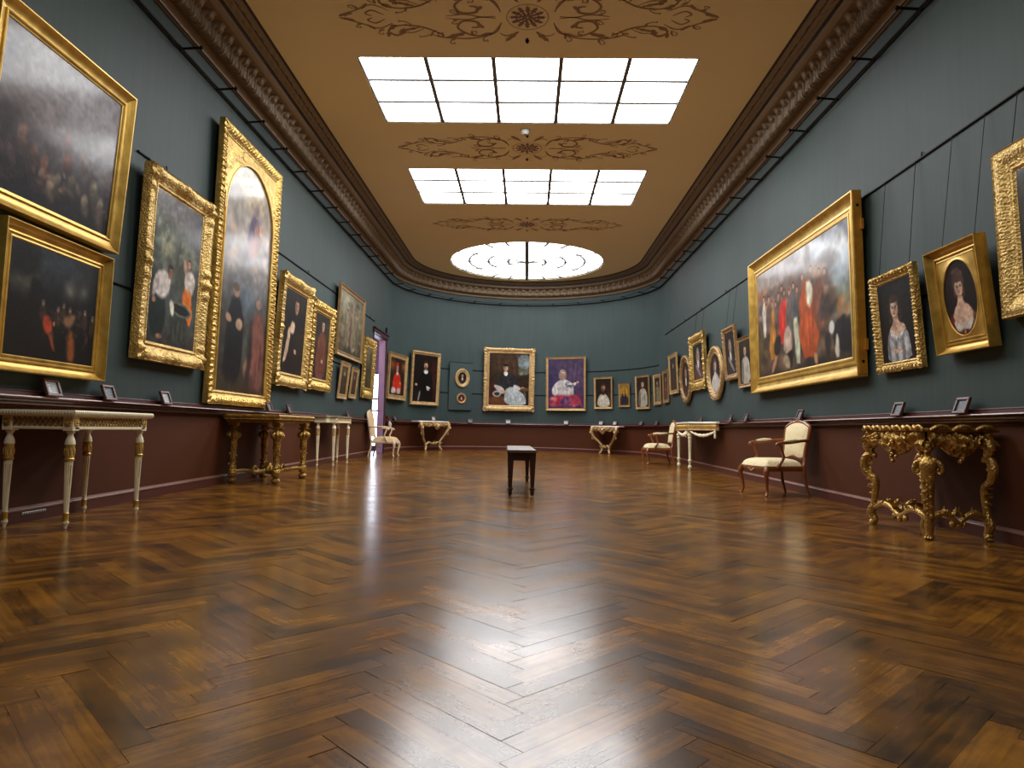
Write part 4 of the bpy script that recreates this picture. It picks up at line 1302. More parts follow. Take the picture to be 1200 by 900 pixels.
def seated_prelate(p):
    p.g(.4, .2, .6, .3, (64, 46, 32), .9); p.p([(.1, .05), (.7, .03), (.72, .5), (.5, .3), (.2, .4)], (70, 50, 34), .08); p.folds((.1, .05, .7, .4), 7, (42, 30, 22), (98, 72, 46), .6, .15)
    p.p([(.72, .02), (1, .02), (1, .32), (.72, .3)], (128, 140, 146), .02); p.p([(.72, .28), (1, .3), (1, .42), (.72, .42)], (92, 92, 72), .03); p.dabs(20, (.72, .04, 1, .4), [(150, 158, 160), (100, 110, 112), (104, 102, 80)], (.02, .04), .6)
    p.p([(.7, .42), (1, .42), (1, 1), (.7, 1)], (50, 36, 26), .03); p.p([(0, .55), (.2, .55), (.3, .8), (.3, 1), (0, 1)], (66, 36, 26), .03); p.p([(0, .84), (.5, .82), (.5, 1), (0, 1)], (108, 66, 42), .03)
    p.p([(.26, .42), (.42, .36), (.58, .38), (.74, .5), (.76, .64), (.5, .68), (.3, .7), (.14, .64)], (44, 42, 42), .02); p.folds((.26, .42, .7, .64), 7, (26, 24, 24), (68, 64, 62), .6)
    p.head(.41, .28, .062, (206, 164, 136), (92, 70, 54), cap=(34, 28, 28)); p.p([(.37, .35), (.46, .35), (.47, .42), (.42, .44), (.37, .41)], (226, 224, 218), .01)
    p.p([(.38, .72), (.56, .62), (.78, .72), (.92, .86), (.92, 1), (.4, 1)], (186, 194, 196), .02); p.folds((.42, .72, .88, .99), 10, (136, 148, 154), (222, 226, 226), .7, .2); p.p([(.13, .6), (.36, .66), (.4, .76), (.3, .78), (.14, .66)], (206, 198, 190), .02); p.hand(.36, .74, .05, (208, 166, 140)); p.e(.2, .78, .1, .06, (196, 188, 180), soft=.3); p.e(.2, .78, .07, .035, (60, 56, 54), soft=.4)
    p.p([(.62, .58), (.8, .66), (.78, .72), (.6, .66)], (200, 196, 190), .02); p.hand(.84, .67, .045, (206, 160, 132)); p.p([(.78, .68), (1, .66), (1, .72), (.78, .73)], (104, 74, 46), .02)


def purple_court(p):
    p.g(.5, .2, .8, .3, (76, 62, 84), .95); p.g(.8, .4, .4, .4, (88, 68, 96), .8); p.folds((.4, .02, 1, .5), 9, (50, 40, 62), (112, 90, 116), .6, -.2); p.g(.1, .4, .2, .3, (58, 50, 88), .8)
    p.p([(.1, .6), (.24, .46), (.42, .4), (.62, .46), (.72, .6), (.72, .78), (.4, .8), (.12, .74)], (206, 200, 198), .02); p.folds((.14, .48, .7, .76), 10, (156, 146, 160), (236, 232, 226), .6, .1)
    p.head(.41, .3, .07, (214, 170, 150), (150, 132, 124), hairlen=.8); p.p([(.52, .44), (.7, .5), (.76, .46), (.8, .5), (.7, .58), (.5, .5)], (214, 206, 202), .02); p.e(.82, .47, .04, .02, (206, 160, 144), soft=.4); p.dabs(14, (.5, .42, .78, .58), [(60, 56, 70), (40, 38, 52)], (.012, .025), .7)
    p.p([(.04, .78), (.3, .72), (.6, .74), (.88, .72), (.94, .95), (.5, 1), (.04, .96)], (178, 62, 84), .04); p.p([(.36, .8), (.6, .76), (.64, .98), (.36, .98)], (58, 62, 122), .05); p.dabs(34, (.05, .72, .95, .98), [(206, 96, 108), (150, 40, 60), (80, 70, 130), (220, 140, 140)], (.02, .05), .6); p.g(.3, 1, .6, .05, (40, 44, 84), .8)


def white_bust(bg=(40, 28, 22)):
    def f(p):
        p.g(.5, .4, .7, .6, bg, .8); p.g(.9, .8, .3, .3, (90, 70, 40), .6)
        p.p([(.14, .7), (.34, .52), (.62, .52), (.86, .7), (.92, 1), (.1, 1)], (204, 196, 178), .03); p.folds((.16, .6, .86, .98), 8, (156, 146, 128), (228, 222, 206), .6)
        p.head(.5, .32, .13, (186, 138, 110), (66, 44, 32), beard=(96, 66, 50)); p.p([(.34, .48), (.66, .48), (.6, .58), (.42, .58)], (60, 46, 40), .03)
    return f


def golden_icon(p):
    p.g(.5, .35, .8, .5, (206, 160, 50), .95); p.p([(.0, .55), (1, .55), (1, 1), (0, 1)], (66, 54, 52), .06)
    for x in (.3, .62): p.p([(x - .12, .42), (x + .12, .42), (x + .16, .98), (x - .16, .98)], (46, 40, 50), .03); p.e(x, .32, .09, .1, (150, 98, 60), soft=.3)
    p.p([(.5, .05), (.56, .05), (.56, .5), (.5, .5)], (120, 66, 30), .03)


def tall_figure(c, bg, skin=(206, 176, 150)):
    def f(p):
        p.g(.5, .5, .8, .6, bg, .8); p.p([(.16, .56), (.26, .43), (.42, .37), (.6, .37), (.76, .43), (.86, .56), (.9, 1), (.1, 1)], c, .03); p.p([(.12, .6), (.26, .46), (.36, .5), (.3, 1), (.08, 1)], np.array(c) * .55, .06, .8); p.p([(.6, .56), (.84, .6), (.7, .76), (.42, .72)], np.array(c) * .8, .03, .8); p.folds((.24, .46, .78, .96), 6, np.array(c) * .62, np.minimum(255, np.array(c) * 1.3), .6); p.head(.5, .23, .12, skin, (54, 38, 28)); p.hand(.46, .62, .06, skin)
    return f


def lady_white(p):
    p.g(.5, .5, .8, .7, (26, 21, 18), .9); p.g(.7, .3, .25, .25, (40, 32, 26), .7)
    hair = (66, 46, 34)
    p.e(.47, .36, .17, .17, hair, soft=.3); p.e(.35, .43, .06, .09, hair, soft=.4); p.e(.6, .43, .065, .1, hair, soft=.4); p.dabs(10, (.3, .34, .38, .5), [(96, 70, 50), (50, 34, 26)], (.012, .02), .7); p.dabs(10, (.57, .34, .65, .52), [(96, 70, 50), (50, 34, 26)], (.012, .02), .7)
    sk = (222, 184, 158)
    p.p([(.41, .42), (.54, .42), (.56, .52), (.72, .57), (.76, .64), (.5, .72), (.26, .64), (.3, .57), (.4, .52)], sk, .025); p.e(.44, .53, .05, .03, (184, 140, 116), soft=.8, a=.6)
    p.head(.46, .34, .122, sk, hair, look=-.12)
    p.p([(.22, .62), (.34, .63), (.5, .7), (.66, .63), (.78, .64), (.84, .82), (.86, 1), (.16, 1), (.18, .8)], (158, 158, 162), .025)
    for x0, x1, y0, y1, c in ((.24, .34, .66, .98, (206, 206, 206)), (.4, .46, .72, 1, (112, 112, 120)), (.48, .56, .74, 1, (220, 220, 218)), (.6, .66, .7, .98, (104, 104, 112)), (.68, .76, .68, .9, (214, 214, 212)), (.2, .24, .7, .95, (100, 100, 108))):
        p.p([(x0, y0), (x1, y0), (x1 + .03, y1), (x0 - .01, y1)], c, .04, .7)
    p.p([(.3, .62), (.5, .69), (.68, .62), (.7, .66), (.5, .75), (.28, .66)], (226, 222, 216), .015, .9); p.e(.5, .72, .022, .016, (70, 66, 72), soft=.4); p.e(.5, .715, .01, .008, (220, 214, 200), soft=.4)
    p.p([(.3, .82), (.5, .84), (.56, .88), (.34, .9)], sk, .03, .9); p.hand(.56, .87, .04, sk)


def lady_oval(p):
    p.g(.5, .5, .7, .7, (28, 18, 15), .9); p.g(.25, .3, .25, .3, (44, 30, 24), .7)
    p.p([(.0, .86), (.14, .7), (.28, .68), (.36, .95), (.3, 1), (0, 1)], (104, 36, 26), .04); p.p([(.64, .7), (.82, .68), (1, .84), (1, 1), (.6, 1)], (112, 74, 40), .04)
    for x, c in ((.68, (70, 40, 22)), (.76, (158, 112, 62)), (.84, (74, 44, 26)), (.92, (140, 96, 54)), (.08, (64, 22, 18)), (.2, (138, 54, 38))): p.p([(x - .02, .74), (x + .02, .73), (x + .04, 1), (x - .03, 1)], c, .05, .6)
    sk = (228, 188, 162); hair = (84, 62, 48)
    p.e(.48, .29, .165, .15, hair, soft=.3); p.e(.45, .18, .09, .05, hair, soft=.4); p.dabs(16, (.36, .14, .62, .26), [(120, 94, 72), (58, 42, 34), (150, 128, 104)], (.012, .022), .7); p.e(.36, .42, .035, .07, hair, soft=.5); p.e(.6, .42, .035, .08, hair, soft=.5)
    p.p([(.42, .46), (.56, .46), (.57, .56), (.72, .62), (.8, .72), (.66, .84), (.48, .88), (.28, .8), (.22, .7), (.3, .62), (.41, .56)], sk, .025); p.e(.44, .57, .05, .03, (190, 142, 118), soft=.8, a=.6); p.e(.56, .72, .1, .03, (238, 204, 180), soft=.9, a=.5)
    p.head(.48, .37, .125, sk, hair, look=.1)
    p.p([(.24, .76), (.36, .82), (.5, .86), (.66, .81), (.76, .74), (.76, .82), (.64, .92), (.5, .96), (.34, .92), (.24, .84)], (224, 216, 206), .018); p.dabs(12, (.28, .8, .72, .92), [(236, 230, 222), (176, 164, 154)], (.012, .02), .7)
    p.p([(.34, .9), (.66, .9), (.66, 1), (.3, 1)], (96, 42, 30), .03); p.e(.5, .93, .025, .02, (190, 150, 80), soft=.4)


def dark_group(p):
    p.g(.4, .3, .6, .4, (70, 66, 58), .9); p.g(.8, .8, .5, .4, (30, 26, 22), .9); p.e(.3, .3, .1, .06, (170, 132, 104), soft=.3); p.p([(.1, .4), (.4, .36), (.5, .8), (.1, .8)], (60, 52, 44), .05); p.e(.2, .72, .12, .08, (130, 130, 118), soft=.5); p.dabs(24, (0, .2, 1, 1), [(80, 70, 56), (44, 38, 32), (110, 96, 76)], (.03, .06), .5)


def procession(p):
    p.g(.75, .1, .4, .25, (172, 184, 198), .95); p.g(.2, .2, .5, .2, (150, 138, 132), .95); p.g(.5, .28, .4, .14, (132, 114, 108), .85); p.g(.93, .35, .14, .2, (160, 176, 188), .9); p.g(.95, .6, .12, .16, (112, 122, 104), .9)
    p.p([(.0, .35), (.1, .22), (.35, .2), (.6, .16), (.8, .22), (.86, .5), (.84, .95), (.0, .98)], (86, 70, 62), .06); p.p([(0, .5), (.12, .5), (.12, 1), (0, 1)], (78, 62, 40), .05)
    p.g(.5, .97, .9, .12, (50, 40, 32), .95); p.g(.03, .75, .1, .3, (78, 62, 38), .85); p.dabs(40, (.64, 0, 1, .32), [(186, 196, 206), (140, 156, 172), (200, 198, 196)], (.02, .06), .5, .7, 10)
    p.dabs(90, (.03, .2, .84, .5), [(150, 118, 98), (112, 84, 70), (96, 80, 72), (164, 140, 122), (66, 50, 44), (140, 90, 60)], (.014, .034), .75, 2.6, 90); p.dabs(80, (.06, .5, .86, .95), [(64, 48, 38), (104, 80, 62), (46, 36, 32), (126, 100, 78), (88, 66, 48)], (.016, .036), .75, 3, 90); p.p([(.6, .0), (.66, 0), (.66, .5), (.6, .5)], (104, 86, 78), .03, .8)
    def robe(x0, x1, x2, x3, y0, y1, c, n=5, a=1):
        p.p([(x0, y0), (x1, y0 - .02), (x2, y1), (x3, y1)], c, .018, a); p.folds((min(x0, x3) + .01, y0 + .03, max(x1, x2) - .01, y1), n, np.array(c) * .6, np.minimum(255, np.array(c) * 1.28), .55)
    def hd(x, y, r=.013, c=(172, 124, 98), hair=(60, 42, 32)): p.e(x, y - .012, r * 1.1, r * 2.0, hair, soft=.4, warp=.3); p.e(x, y, r * .85, r * 1.75, c, soft=.3, warp=.3)
    robe(.07, .11, .12, .07, .3, .62, (190, 184, 176), 3); robe(.18, .24, .25, .15, .42, .86, (176, 116, 38), 5); robe(.13, .2, .2, .12, .34, .6, (104, 78, 62), 4); robe(.27, .33, .33, .25, .36, .7, (92, 74, 64), 4)
    robe(.30, .40, .38, .28, .36, .74, (190, 44, 30), 6); robe(.38, .46, .46, .37, .4, .82, (96, 84, 78), 5); robe(.35, .42, .45, .34, .62, .84, (170, 146, 130), 4); robe(.46, .5, .54, .48, .5, .95, (186, 190, 164), 4); robe(.45, .5, .52, .45, .34, .56, (78, 76, 78), 4)
    robe(.54, .68, .74, .52, .3, .92, (164, 74, 34), 9); p.p([(.6, .3), (.67, .3), (.67, .46), (.62, .54)], (206, 206, 184), .02); robe(.68, .78, .8, .68, .34, .72, (120, 74, 54), 6); p.p([(.74, .44), (.84, .5), (.82, .66), (.72, .66)], (70, 54, 46), .03)
    for x, y in ((.09, .26), (.2, .34), (.16, .28), (.25, .36), (.29, .3), (.36, .3), (.42, .32), (.47, .28), (.51, .33), (.57, .25), (.66, .22), (.74, .28), (.79, .3), (.33, .25), (.12, .34)): hd(x, y)
    p.p([(.27, .68), (.32, .68), (.2, .99), (.17, .98)], (186, 138, 104), .015, .85); p.p([(.22, .68), (.32, .64), (.3, .82), (.22, .84)], (30, 24, 22), .02); p.p([(.36, .84), (.46, .82), (.44, .97), (.42, .97), (.4, .9)], (32, 26, 24), .02); p.p([(.66, .9), (.7, .9), (.7, .99), (.67, .99)], (190, 140, 106), .015)
    p.p([(.33, .84), (.4, .86), (.42, .97), (.36, .97)], (150, 136, 108), .02)
    p.p([(.86, .72), (.94, .66), (1, .72), (1, .95), (.9, .94), (.84, .86)], (36, 30, 30), .02); p.e(.84, .74, .022, .05, (190, 188, 180), soft=.4); p.p([(.87, .8), (.89, .8), (.9, .98), (.86, .98)], (206, 198, 180), .015); p.p([(.78, .76), (.84, .78), (.82, .96), (.78, .96)], (48, 38, 36), .02); p.dabs(12, (.9, .52, 1, .68), [(170, 96, 50), (150, 126, 84)], (.01, .02), .8); p.g(.95, .5, .06, .05, (140, 152, 136), .7)


def noble(c, bg=(34, 26, 22), skin=(200, 160, 132), wig=(120, 104, 88), hl=.7, sash=None):
    def f(p):
        p.g(.5, .5, .7, .6, bg, .85); p.p([(.12, .72), (.36, .5), (.66, .5), (.88, .7), (.94, 1), (.08, 1)], c, .03); p.folds((.14, .58, .88, .98), 8, np.array(c) * .6, np.minimum(255, np.array(c) * 1.35), .6)
        p.head(.5, .3, .11, skin, wig, hairlen=hl); p.p([(.42, .46), (.58, .46), (.6, .64), (.5, .7), (.41, .62)], (220, 214, 204), .02)
        if sash is not None: p.p([(.2, .6), (.32, .56), (.8, .9), (.7, .98)], sash, .02)
    return f


PG = {
    'P1': ('L', 0.12, (5.1082, 1.5767, 2.3015, 1.4269, 0.0630)),
    'P2': ('L', 0.12, (5.1920, 1.2263, 1.1657, 1.0733, 0.0201)),
    'P3': ('L', 0.12, (6.9416, 1.3235, 1.4209, 1.8926, 0.0297)),
    'P4': ('L', 0.1, (8.7242, 1.8934, 1.0577, 3.3954, 0.0150)),
    'P5': ('L', 0.12, (10.5178, 1.3843, 1.4210, 1.6760, 0.0489)),
    'P6': ('L', 0.1, (11.9929, 1.2657, 1.4560, 1.5351, 0.0420)),
    'P7': ('L', 0.08, (14.0571, 2.0022, 2.2211, 1.4067, 0.0335)),
    'P8': ('L', 0.06, (13.6198, 0.6339, 1.3736, 0.7451, 0.0934)),
    'P9': ('L', 0.06, (14.4263, 0.5139, 1.4196, 0.6525, 0.1018)),
    'P10': ('L', 0.08, (15.7239, 1.0806, 1.4904, 1.3838, 0.0405)),
    'P11': ('E', 0.15, (-1.4088, 1.3832, 1.5885, 1.2616, 0.0341)),
    'P12': ('E', 0.14, (-0.9719, 1.1930, 1.4958, 1.5821, 0.0372)),
    'B': ('E', 0.055, (-0.5831, 0.7949, 1.4021, 1.4601, 0.0395)),
    'O1': ('E', 0.122, (-0.5734, 0.4985, 2.1025, 0.5813, 0.0393)),
    'O2': ('E', 0.092, (-0.5743, 0.3227, 1.6087, 0.3165, 0.0398)),
    'P13': ('E', 0.176, (-0.1449, 1.6066, 1.4174, 1.9753, 0.0408)),
    'P14': ('E', 0.14, (0.3638, 1.2973, 1.4450, 1.6869, 0.0379)),
    'P15': ('E', 0.075, (0.7137, 0.6579, 1.5065, 0.9616, 0.0394)),
    'P16': ('E', 0.05, (0.9342, 0.4569, 1.5491, 0.7011, 0.0392)),
    'P17': ('E', 0.075, (1.1753, 0.6971, 1.4759, 0.9537, 0.0397)),
    'P18': ('E', 0.06, (1.4267, 0.5731, 1.5715, 0.8165, 0.0384)),
    'P19': ('R', 0.06, (17.7112, 0.6556, 1.5837, 0.8449, 0.0371)),
    'P20': ('R', 0.07, (16.7240, 0.8721, 1.7589, 0.9825, 0.0462)),
    'P21': ('R', 0.08, (15.3954, 1.0242, 1.4710, 1.0861, 0.0439)),
    'P22': ('R', 0.09, (14.2725, 1.1962, 1.7279, 1.1529, 0.0473)),
    'P23': ('R', 0.09, (13.0088, 1.0099, 1.4421, 1.0308, 0.0369)),
    'P24': ('R', 0.08, (11.9831, 0.7466, 1.7552, 0.9296, 0.0802)),
    'P25': ('R', 0.07, (11.2407, 0.6907, 1.5778, 0.8304, 0.0468)),
    'P26': ('R', 0.13, (9.0259, 3.4614, 1.4430, 2.0233, 0.0212)),
    'P27': ('R', 0.08, (6.6095, 0.7864, 1.4426, 0.9702, 0.0764)),
    'P28': ('R', 0.12, (5.5833, 0.6755, 1.5075, 0.8853, 0.1148)),
    'P29': ('R', 0.12, (4.5805, 1.1000, 1.6976, 1.2543, 0.0381)),
}


def hanging_pictures():
    g = PG
    # ---- left wall, near to far
    picture(g['P1'], 'large battle scene in a smooth gilded frame, upper of the two at the left edge', battle, fw=.125, style='plain', mat='gilt', dens=115, seed=11, gain=1.5, base=(84, 80, 84))
    picture(g['P2'], 'dark night encampment painting in a plain gilded frame, hung under the battle scene', camp_night, fw=.12, style='scoop', mat='gilt', dens=115, seed=12, gain=1.6, base=(22, 18, 16))
    picture(g['P3'], 'man and orange-skirted woman at a well, in a carved gilded frame', well_scene, fw=.19, style='carved', mat='gilt_fine', dens=110, seed=13, gain=1.3, base=(70, 74, 70), lam=.045, amp=.05, corner=.6, scallop=.004, wires=(-.5, .45), rod_z=3.41)
    r = picture(g['P4'], 'very tall arched altarpiece with two saints below clouds, carved gilded frame', altarpiece, name='altarpiece', fw=.17, style='carved', mat='gilt_carved', dens=80, seed=14, base=(96, 88, 82), lam=.07, amp=.34, scallop=.006, gain=.8)
    arch_spandrel(r, g['P4'], .17)
    picture(g['P5'], 'full-length figure in black with a cream stole, gilded frame beside the tall altarpiece', man_full((28, 22, 22), (206, 176, 146)), fw=.2, style='carved', mat='gilt_fine', dens=80, seed=15, gain=1.1, lam=.08, amp=.2, corner=.4, scallop=.02)
    picture(g['P6'], 'figure in a russet robe in a heavily carved gilded frame, left wall', man_full((104, 58, 46), None, (196, 160, 132), (48, 38, 34)), fw=.2, style='carved', mat='gilt_carved', dens=80, seed=16, gain=1.2, lam=.1, amp=.5, scallop=.015)
    picture(g['P7'], 'woodland with crowded figures, narrow brown gilt frame, high on the left wall', woodland_figures, fw=.1, style='plain', mat='gilt_wood', dens=60, seed=17, gain=1.15, base=(96, 88, 66))
    picture(g['P8'], 'small gilt-framed picture under the woodland painting, nearer of the pair', small_scene((104, 86, 60), (70, 58, 40), (52, 42, 30)), fw=.1, mat='gilt_pale', dens=60, seed=18)
    picture(g['P9'], 'small gilt-framed picture under the woodland painting, farther of the pair', small_scene((96, 76, 56), (84, 60, 48), (50, 38, 30)), fw=.09, mat='gilt_pale', dens=60, seed=19)
    picture(g['P10'], 'landscape in a thick carved gilded frame, last picture before the doorway', landscape_tall, fw=.24, style='carved', mat='gilt_carved', dens=50, seed=20, base=(70, 60, 42), lam=.1, amp=.45, scallop=.012)
    # ---- the rounded end, left to right
    picture(g['P11'], 'portrait in a scarlet robe, gilded frame, just right of the doorway', cardinal, fw=.13, style='plain', mat='gilt_pale', dens=60, seed=21, depth=.07, base=(34, 22, 18))
    picture(g['P12'], 'seated man in black with white collar, above the left far console', magistrate, fw=.105, style='carved', mat='gilt_pale', dens=60, seed=22, depth=.07, base=(24, 16, 14), lam=.14, amp=.25)
    s_, d_, (s, w, z0, h, lean) = g['B']
    b = empty('display_panel', mat=hang(s_, s, w, z0, h, lean, d_)); tag(b, 'teal fabric-covered board holding two small oval portraits on the far wall', 'panel')
    m = MB(); m.box(-w / 2, w / 2, 0, .024, 0, h, .006); m.build('board', M['panel_teal'], b, smooth=30)
    m = MB(); m.box(-w / 2, w / 2, -.004, .026, h, h + .018, .004); m.build('edging', M['iron'], b, smooth=30)
    m = MB(); m.box(-w / 2, w / 2, -.004, .026, -.018, 0, .004); m.build('edging', M['iron'], b, smooth=30)
    picture(g['O1'], 'upper and larger of the two oval portraits on the teal board', noble((60, 46, 40), wig=(84, 70, 58)), name='oval_portrait', fw=.11, mat='gilt_pale', dens=80, seed=23, oval=True, depth=.036, lam=.05, amp=.25)
    picture(g['O2'], 'lower and smaller of the two oval portraits on the teal board', noble((140, 54, 40), bg=(70, 40, 30), wig=(70, 52, 40)), name='oval_portrait', fw=.05, mat='gilt_pale', dens=90, seed=24, oval=True, depth=.026, lam=.05, amp=.2)
    picture(g['P13'], 'large portrait of a seated prelate in black cape, centre of the far wall', seated_prelate, fw=.17, style='carved', mat='gilt_pale', dens=70, seed=25, depth=.07, base=(48, 36, 26), lam=.09, amp=.2, corner=.35, scallop=.016)
    picture(g['P14'], 'purple, white and crimson portrait in a narrow frame, right of far wall centre', purple_court, fw=.07, style='plain', mat='gilt_pale', dens=70, seed=26, depth=.07, base=(64, 50, 86))
    picture(g['P15'], 'bust of a bearded man in white, far wall just right of the purple portrait', white_bust(), fw=.055, mat='gilt_pale', dens=70, seed=27, depth=.045)
    picture(g['P16'], 'smallest picture on the far wall, dark frame and golden sky', golden_icon, fw=.06, mat='gilt_wood', dens=80, seed=28)
    picture(g['P17'], 'half-length figure in grey-white robes, far wall right of the small golden picture', tall_figure((176, 168, 150), (52, 36, 28)), fw=.055, mat='gilt_pale', dens=60, seed=29, depth=.045)
    picture(g['P18'], 'narrow portrait in a pale carved frame, at the right end of the curved wall', tall_figure((132, 122, 96), (64, 54, 44)), fw=.085, style='carved', mat='gilt_pale', dens=60, seed=30, lam=.1, amp=.25, scallop=.012)
    # ---- right wall, far to near
    picture(g['P19'], 'small reddish picture in a narrow brown frame, farthest on the right wall', tall_figure((104, 60, 50), (54, 34, 30)), fw=.085, mat='gilt_wood', dens=60, seed=31)
    picture(g['P20'], 'upright dark picture in a narrow gilt frame, left of the farther oval', small_scene((66, 52, 46), (74, 60, 50), (46, 36, 32)), fw=.1, mat='gilt_pale', dens=60, seed=32)
    picture(g['P21'], 'farther of the two large oval portraits on the right wall', noble((70, 44, 36), bg=(44, 28, 24), wig=(110, 84, 64)), name='oval_portrait', fw=.15, mat='gilt_wood', dens=60, seed=33, oval=True, lam=.1, amp=.5)
    picture(g['P22'], 'portrait in an ornate bright gilded frame between the two large ovals', noble((104, 62, 54), wig=(150, 136, 120), sash=(140, 150, 160)), fw=.21, style='carved', mat='gilt_carved', dens=60, seed=34, lam=.09, amp=.3, corner=.45, scallop=.018, wires=(-.3, .3))
    picture(g['P23'], 'nearer of the two large oval portraits on the right wall, lady in white', noble((196, 190, 182), bg=(44, 30, 26), skin=(224, 188, 164), wig=(96, 78, 66), hl=.5), name='oval_portrait', fw=.15, mat='gilt_pale', dens=60, seed=35, oval=True, lam=.12, amp=.3)
    picture(g['P24'], 'gilt-framed portrait of a dark figure with lace, high on the right wall', noble((56, 50, 50), wig=(130, 118, 104), sash=(150, 140, 130)), fw=.1, style='carved', mat='gilt_wood', dens=70, seed=36, lam=.08, amp=.2, wires=(-.2, .2))
    picture(g['P25'], 'portrait of a lady in a pale dress partly hidden behind the big procession painting', tall_figure((190, 180, 166), (34, 24, 22)), fw=.065, mat='gilt_wood', dens=70, seed=37)
    b = picture(g['P26'], 'largest painting on the right wall, a crowded procession in red and orange robes', procession, fw=.235, style='scoop', mat='gilt', dens=82, seed=38, gain=1.25, base=(96, 80, 70))
    side_blocks(b, g['P26'])
    picture(g['P27'], 'portrait of a lady in a silvery white dress, carved gilded frame, beside the procession', lady_white, fw=.095, style='carved', mat='gilt_fine', dens=190, seed=39, base=(28, 22, 20), lam=.06, amp=.45, scallop=.006, wires=(-.27, .27))
    r = picture(g['P28'], 'portrait of a lady seen through an oval opening in a deep rectangular gilded frame', lady_oval, fw=.115, style='scoop', mat='gilt', dens=170, seed=40, base=(32, 20, 17), wires=(-.2, .22))
    oval_spandrel(r, g['P28'], .115)
    picture(g['P29'], 'dark painting cut off by the right edge, moulded gilded frame', dark_group, fw=.2, style='carved', mat='gilt_fine', dens=100, seed=41, base=(50, 44, 38), lam=.045, amp=.06, wires=(-.42, -.08))


def arch_spandrel(root, geo, fw):
    """gilded carved plate with an arched opening over the top of the canvas"""
    _, d0, (s, w, z0, h, lean) = geo; D = d0 - .024
    iw = w - 2 * fw; z1 = h - fw + .01; r = iw / 2 - .02; zc = z1 - r * 1.02 - .10
    n = 90; mrow = 14
    V = np.zeros((n, mrow, 3))
    for i in range(n):
        a = PI * i / (n - 1)
        x = (r + .005) * math.cos(a); z = zc + r * math.sin(a)
        # matching point on the outer rectangle
        c, s_ = math.cos(a), math.sin(a)
        k = min((iw / 2 + .01) / abs(c) if abs(c) > 1e-6 else 9, (z1 - zc) / s_ if s_ > 1e-6 else 9)
        X, Z = k * c, zc + k * s_
        for j in range(mrow):
            t = j / (mrow - 1)
            xx, zz = x + (X - x) * t, z + (Z - z) * t
            gap = math.hypot(X - x, Z - z)
            rel = float(carve(np.array([a * r * 1.0]), t * gap * 3.2, .16, 2.0)[0]) * .026 * min(1, gap * 5) * math.sin(PI * min(1, max(0, (t * gap - .05) * 6)))
            lip = .016 if t * gap < .05 else 0
            V[i, j] = (xx, D * .5 - rel - lip, zz)
    me = np_mesh('spandrel', V.reshape(-1, 3), quadgrid(mrow, n), M['gilt_carved'])
    o = bpy.data.objects.new('spandrel', me); COL.objects.link(o); o.parent = root
    mb = MB()
    pts = [(r * math.cos(PI * i / 40), D * .5 - .008, zc + r * math.sin(PI * i / 40)) for i in range(41)]
    pts = [(r, D * .5 - .004, fw)] + pts + [(-r, D * .5 - .004, fw)]
    mb.tube(pts, .016, seg=8, smooth=1); mb.build('sight_moulding', M['gilt'], root)


def oval_spandrel(root, geo, fw):
    _, d0, (s, w, z0, h, lean) = geo; D = d0 - .024
    iw, ih = w - 2 * fw, h - 2 * fw
    n = 96; mrow = 5; V = np.zeros((n + 1, mrow, 3))
    rx, rz = iw / 2 - .018, ih / 2 - .018
    for i in range(n + 1):
        a = 2 * PI * i / n; c, s_ = math.cos(a), math.sin(a)
        x, z = rx * c, rz * s_
        k = min((iw / 2 + .012) / max(abs(x), 1e-6), (ih / 2 + .012) / max(abs(z), 1e-6))
        for j, t in enumerate((0, .0, .12, .2, 1)):
            V[i, j] = (x + (k - 1) * x * t, D * (.58, .52, .50, .535, .535)[j], h / 2 + z + (k - 1) * z * t)
    me = np_mesh('oval_slip', V.reshape(-1, 3), quadgrid(mrow, n + 1), M['gilt'])
    o = bpy.data.objects.new('oval_slip', me); COL.objects.link(o); o.parent = root


def side_blocks(root, geo):
    """the deep flat side of the big frame is a stepped box with dark screw holes"""
    _, d0, (s, w, z0, h, lean) = geo; D = d0 - .024
    x = w / 2
    m = MB(); m.box(x - .03, x + .006, D * .08, D + .0, .02, h - .01, .004); m.build('side_board', M['gilt_side'], root, smooth=30)
    for z in (.16, h - .17):
        k = MB(); k.lathe([(.0, 0), (.016, 0), (.016, .006), (.0, .006)], seg=12); k.xform(Matrix.Translation((x + .004, D * .55, z)) @ Matrix.Rotation(PI / 2, 4, 'Y')); k.build('screw_hole', M['iron'], root)
    for z in (.34, h - .38):
        k = MB(); k.box(x - .01, x + .03, D * .72, D + .006, z - .06, z + .06, .004); k.build('hanging_plate', M['gilt_side'], root, smooth=30)


hanging_pictures()

# ================================================================== FURNITURE
# consoles: x along the wall, y = 0 at the wall side and + into the room, z up from the floor
def rect(x0, x1, y0, y1, n=1):
    return [(x0, y0), (x1, y0), (x1, y1), (x0, y1)]


def wall_place(name, side_, y, x_back):
    x = -x_back if side_ == 'L' else x_back
    return empty(name, (x, y, floor_z(x - math.copysign(.25, x), y)), -PI / 2 if side_ == 'L' else PI / 2)


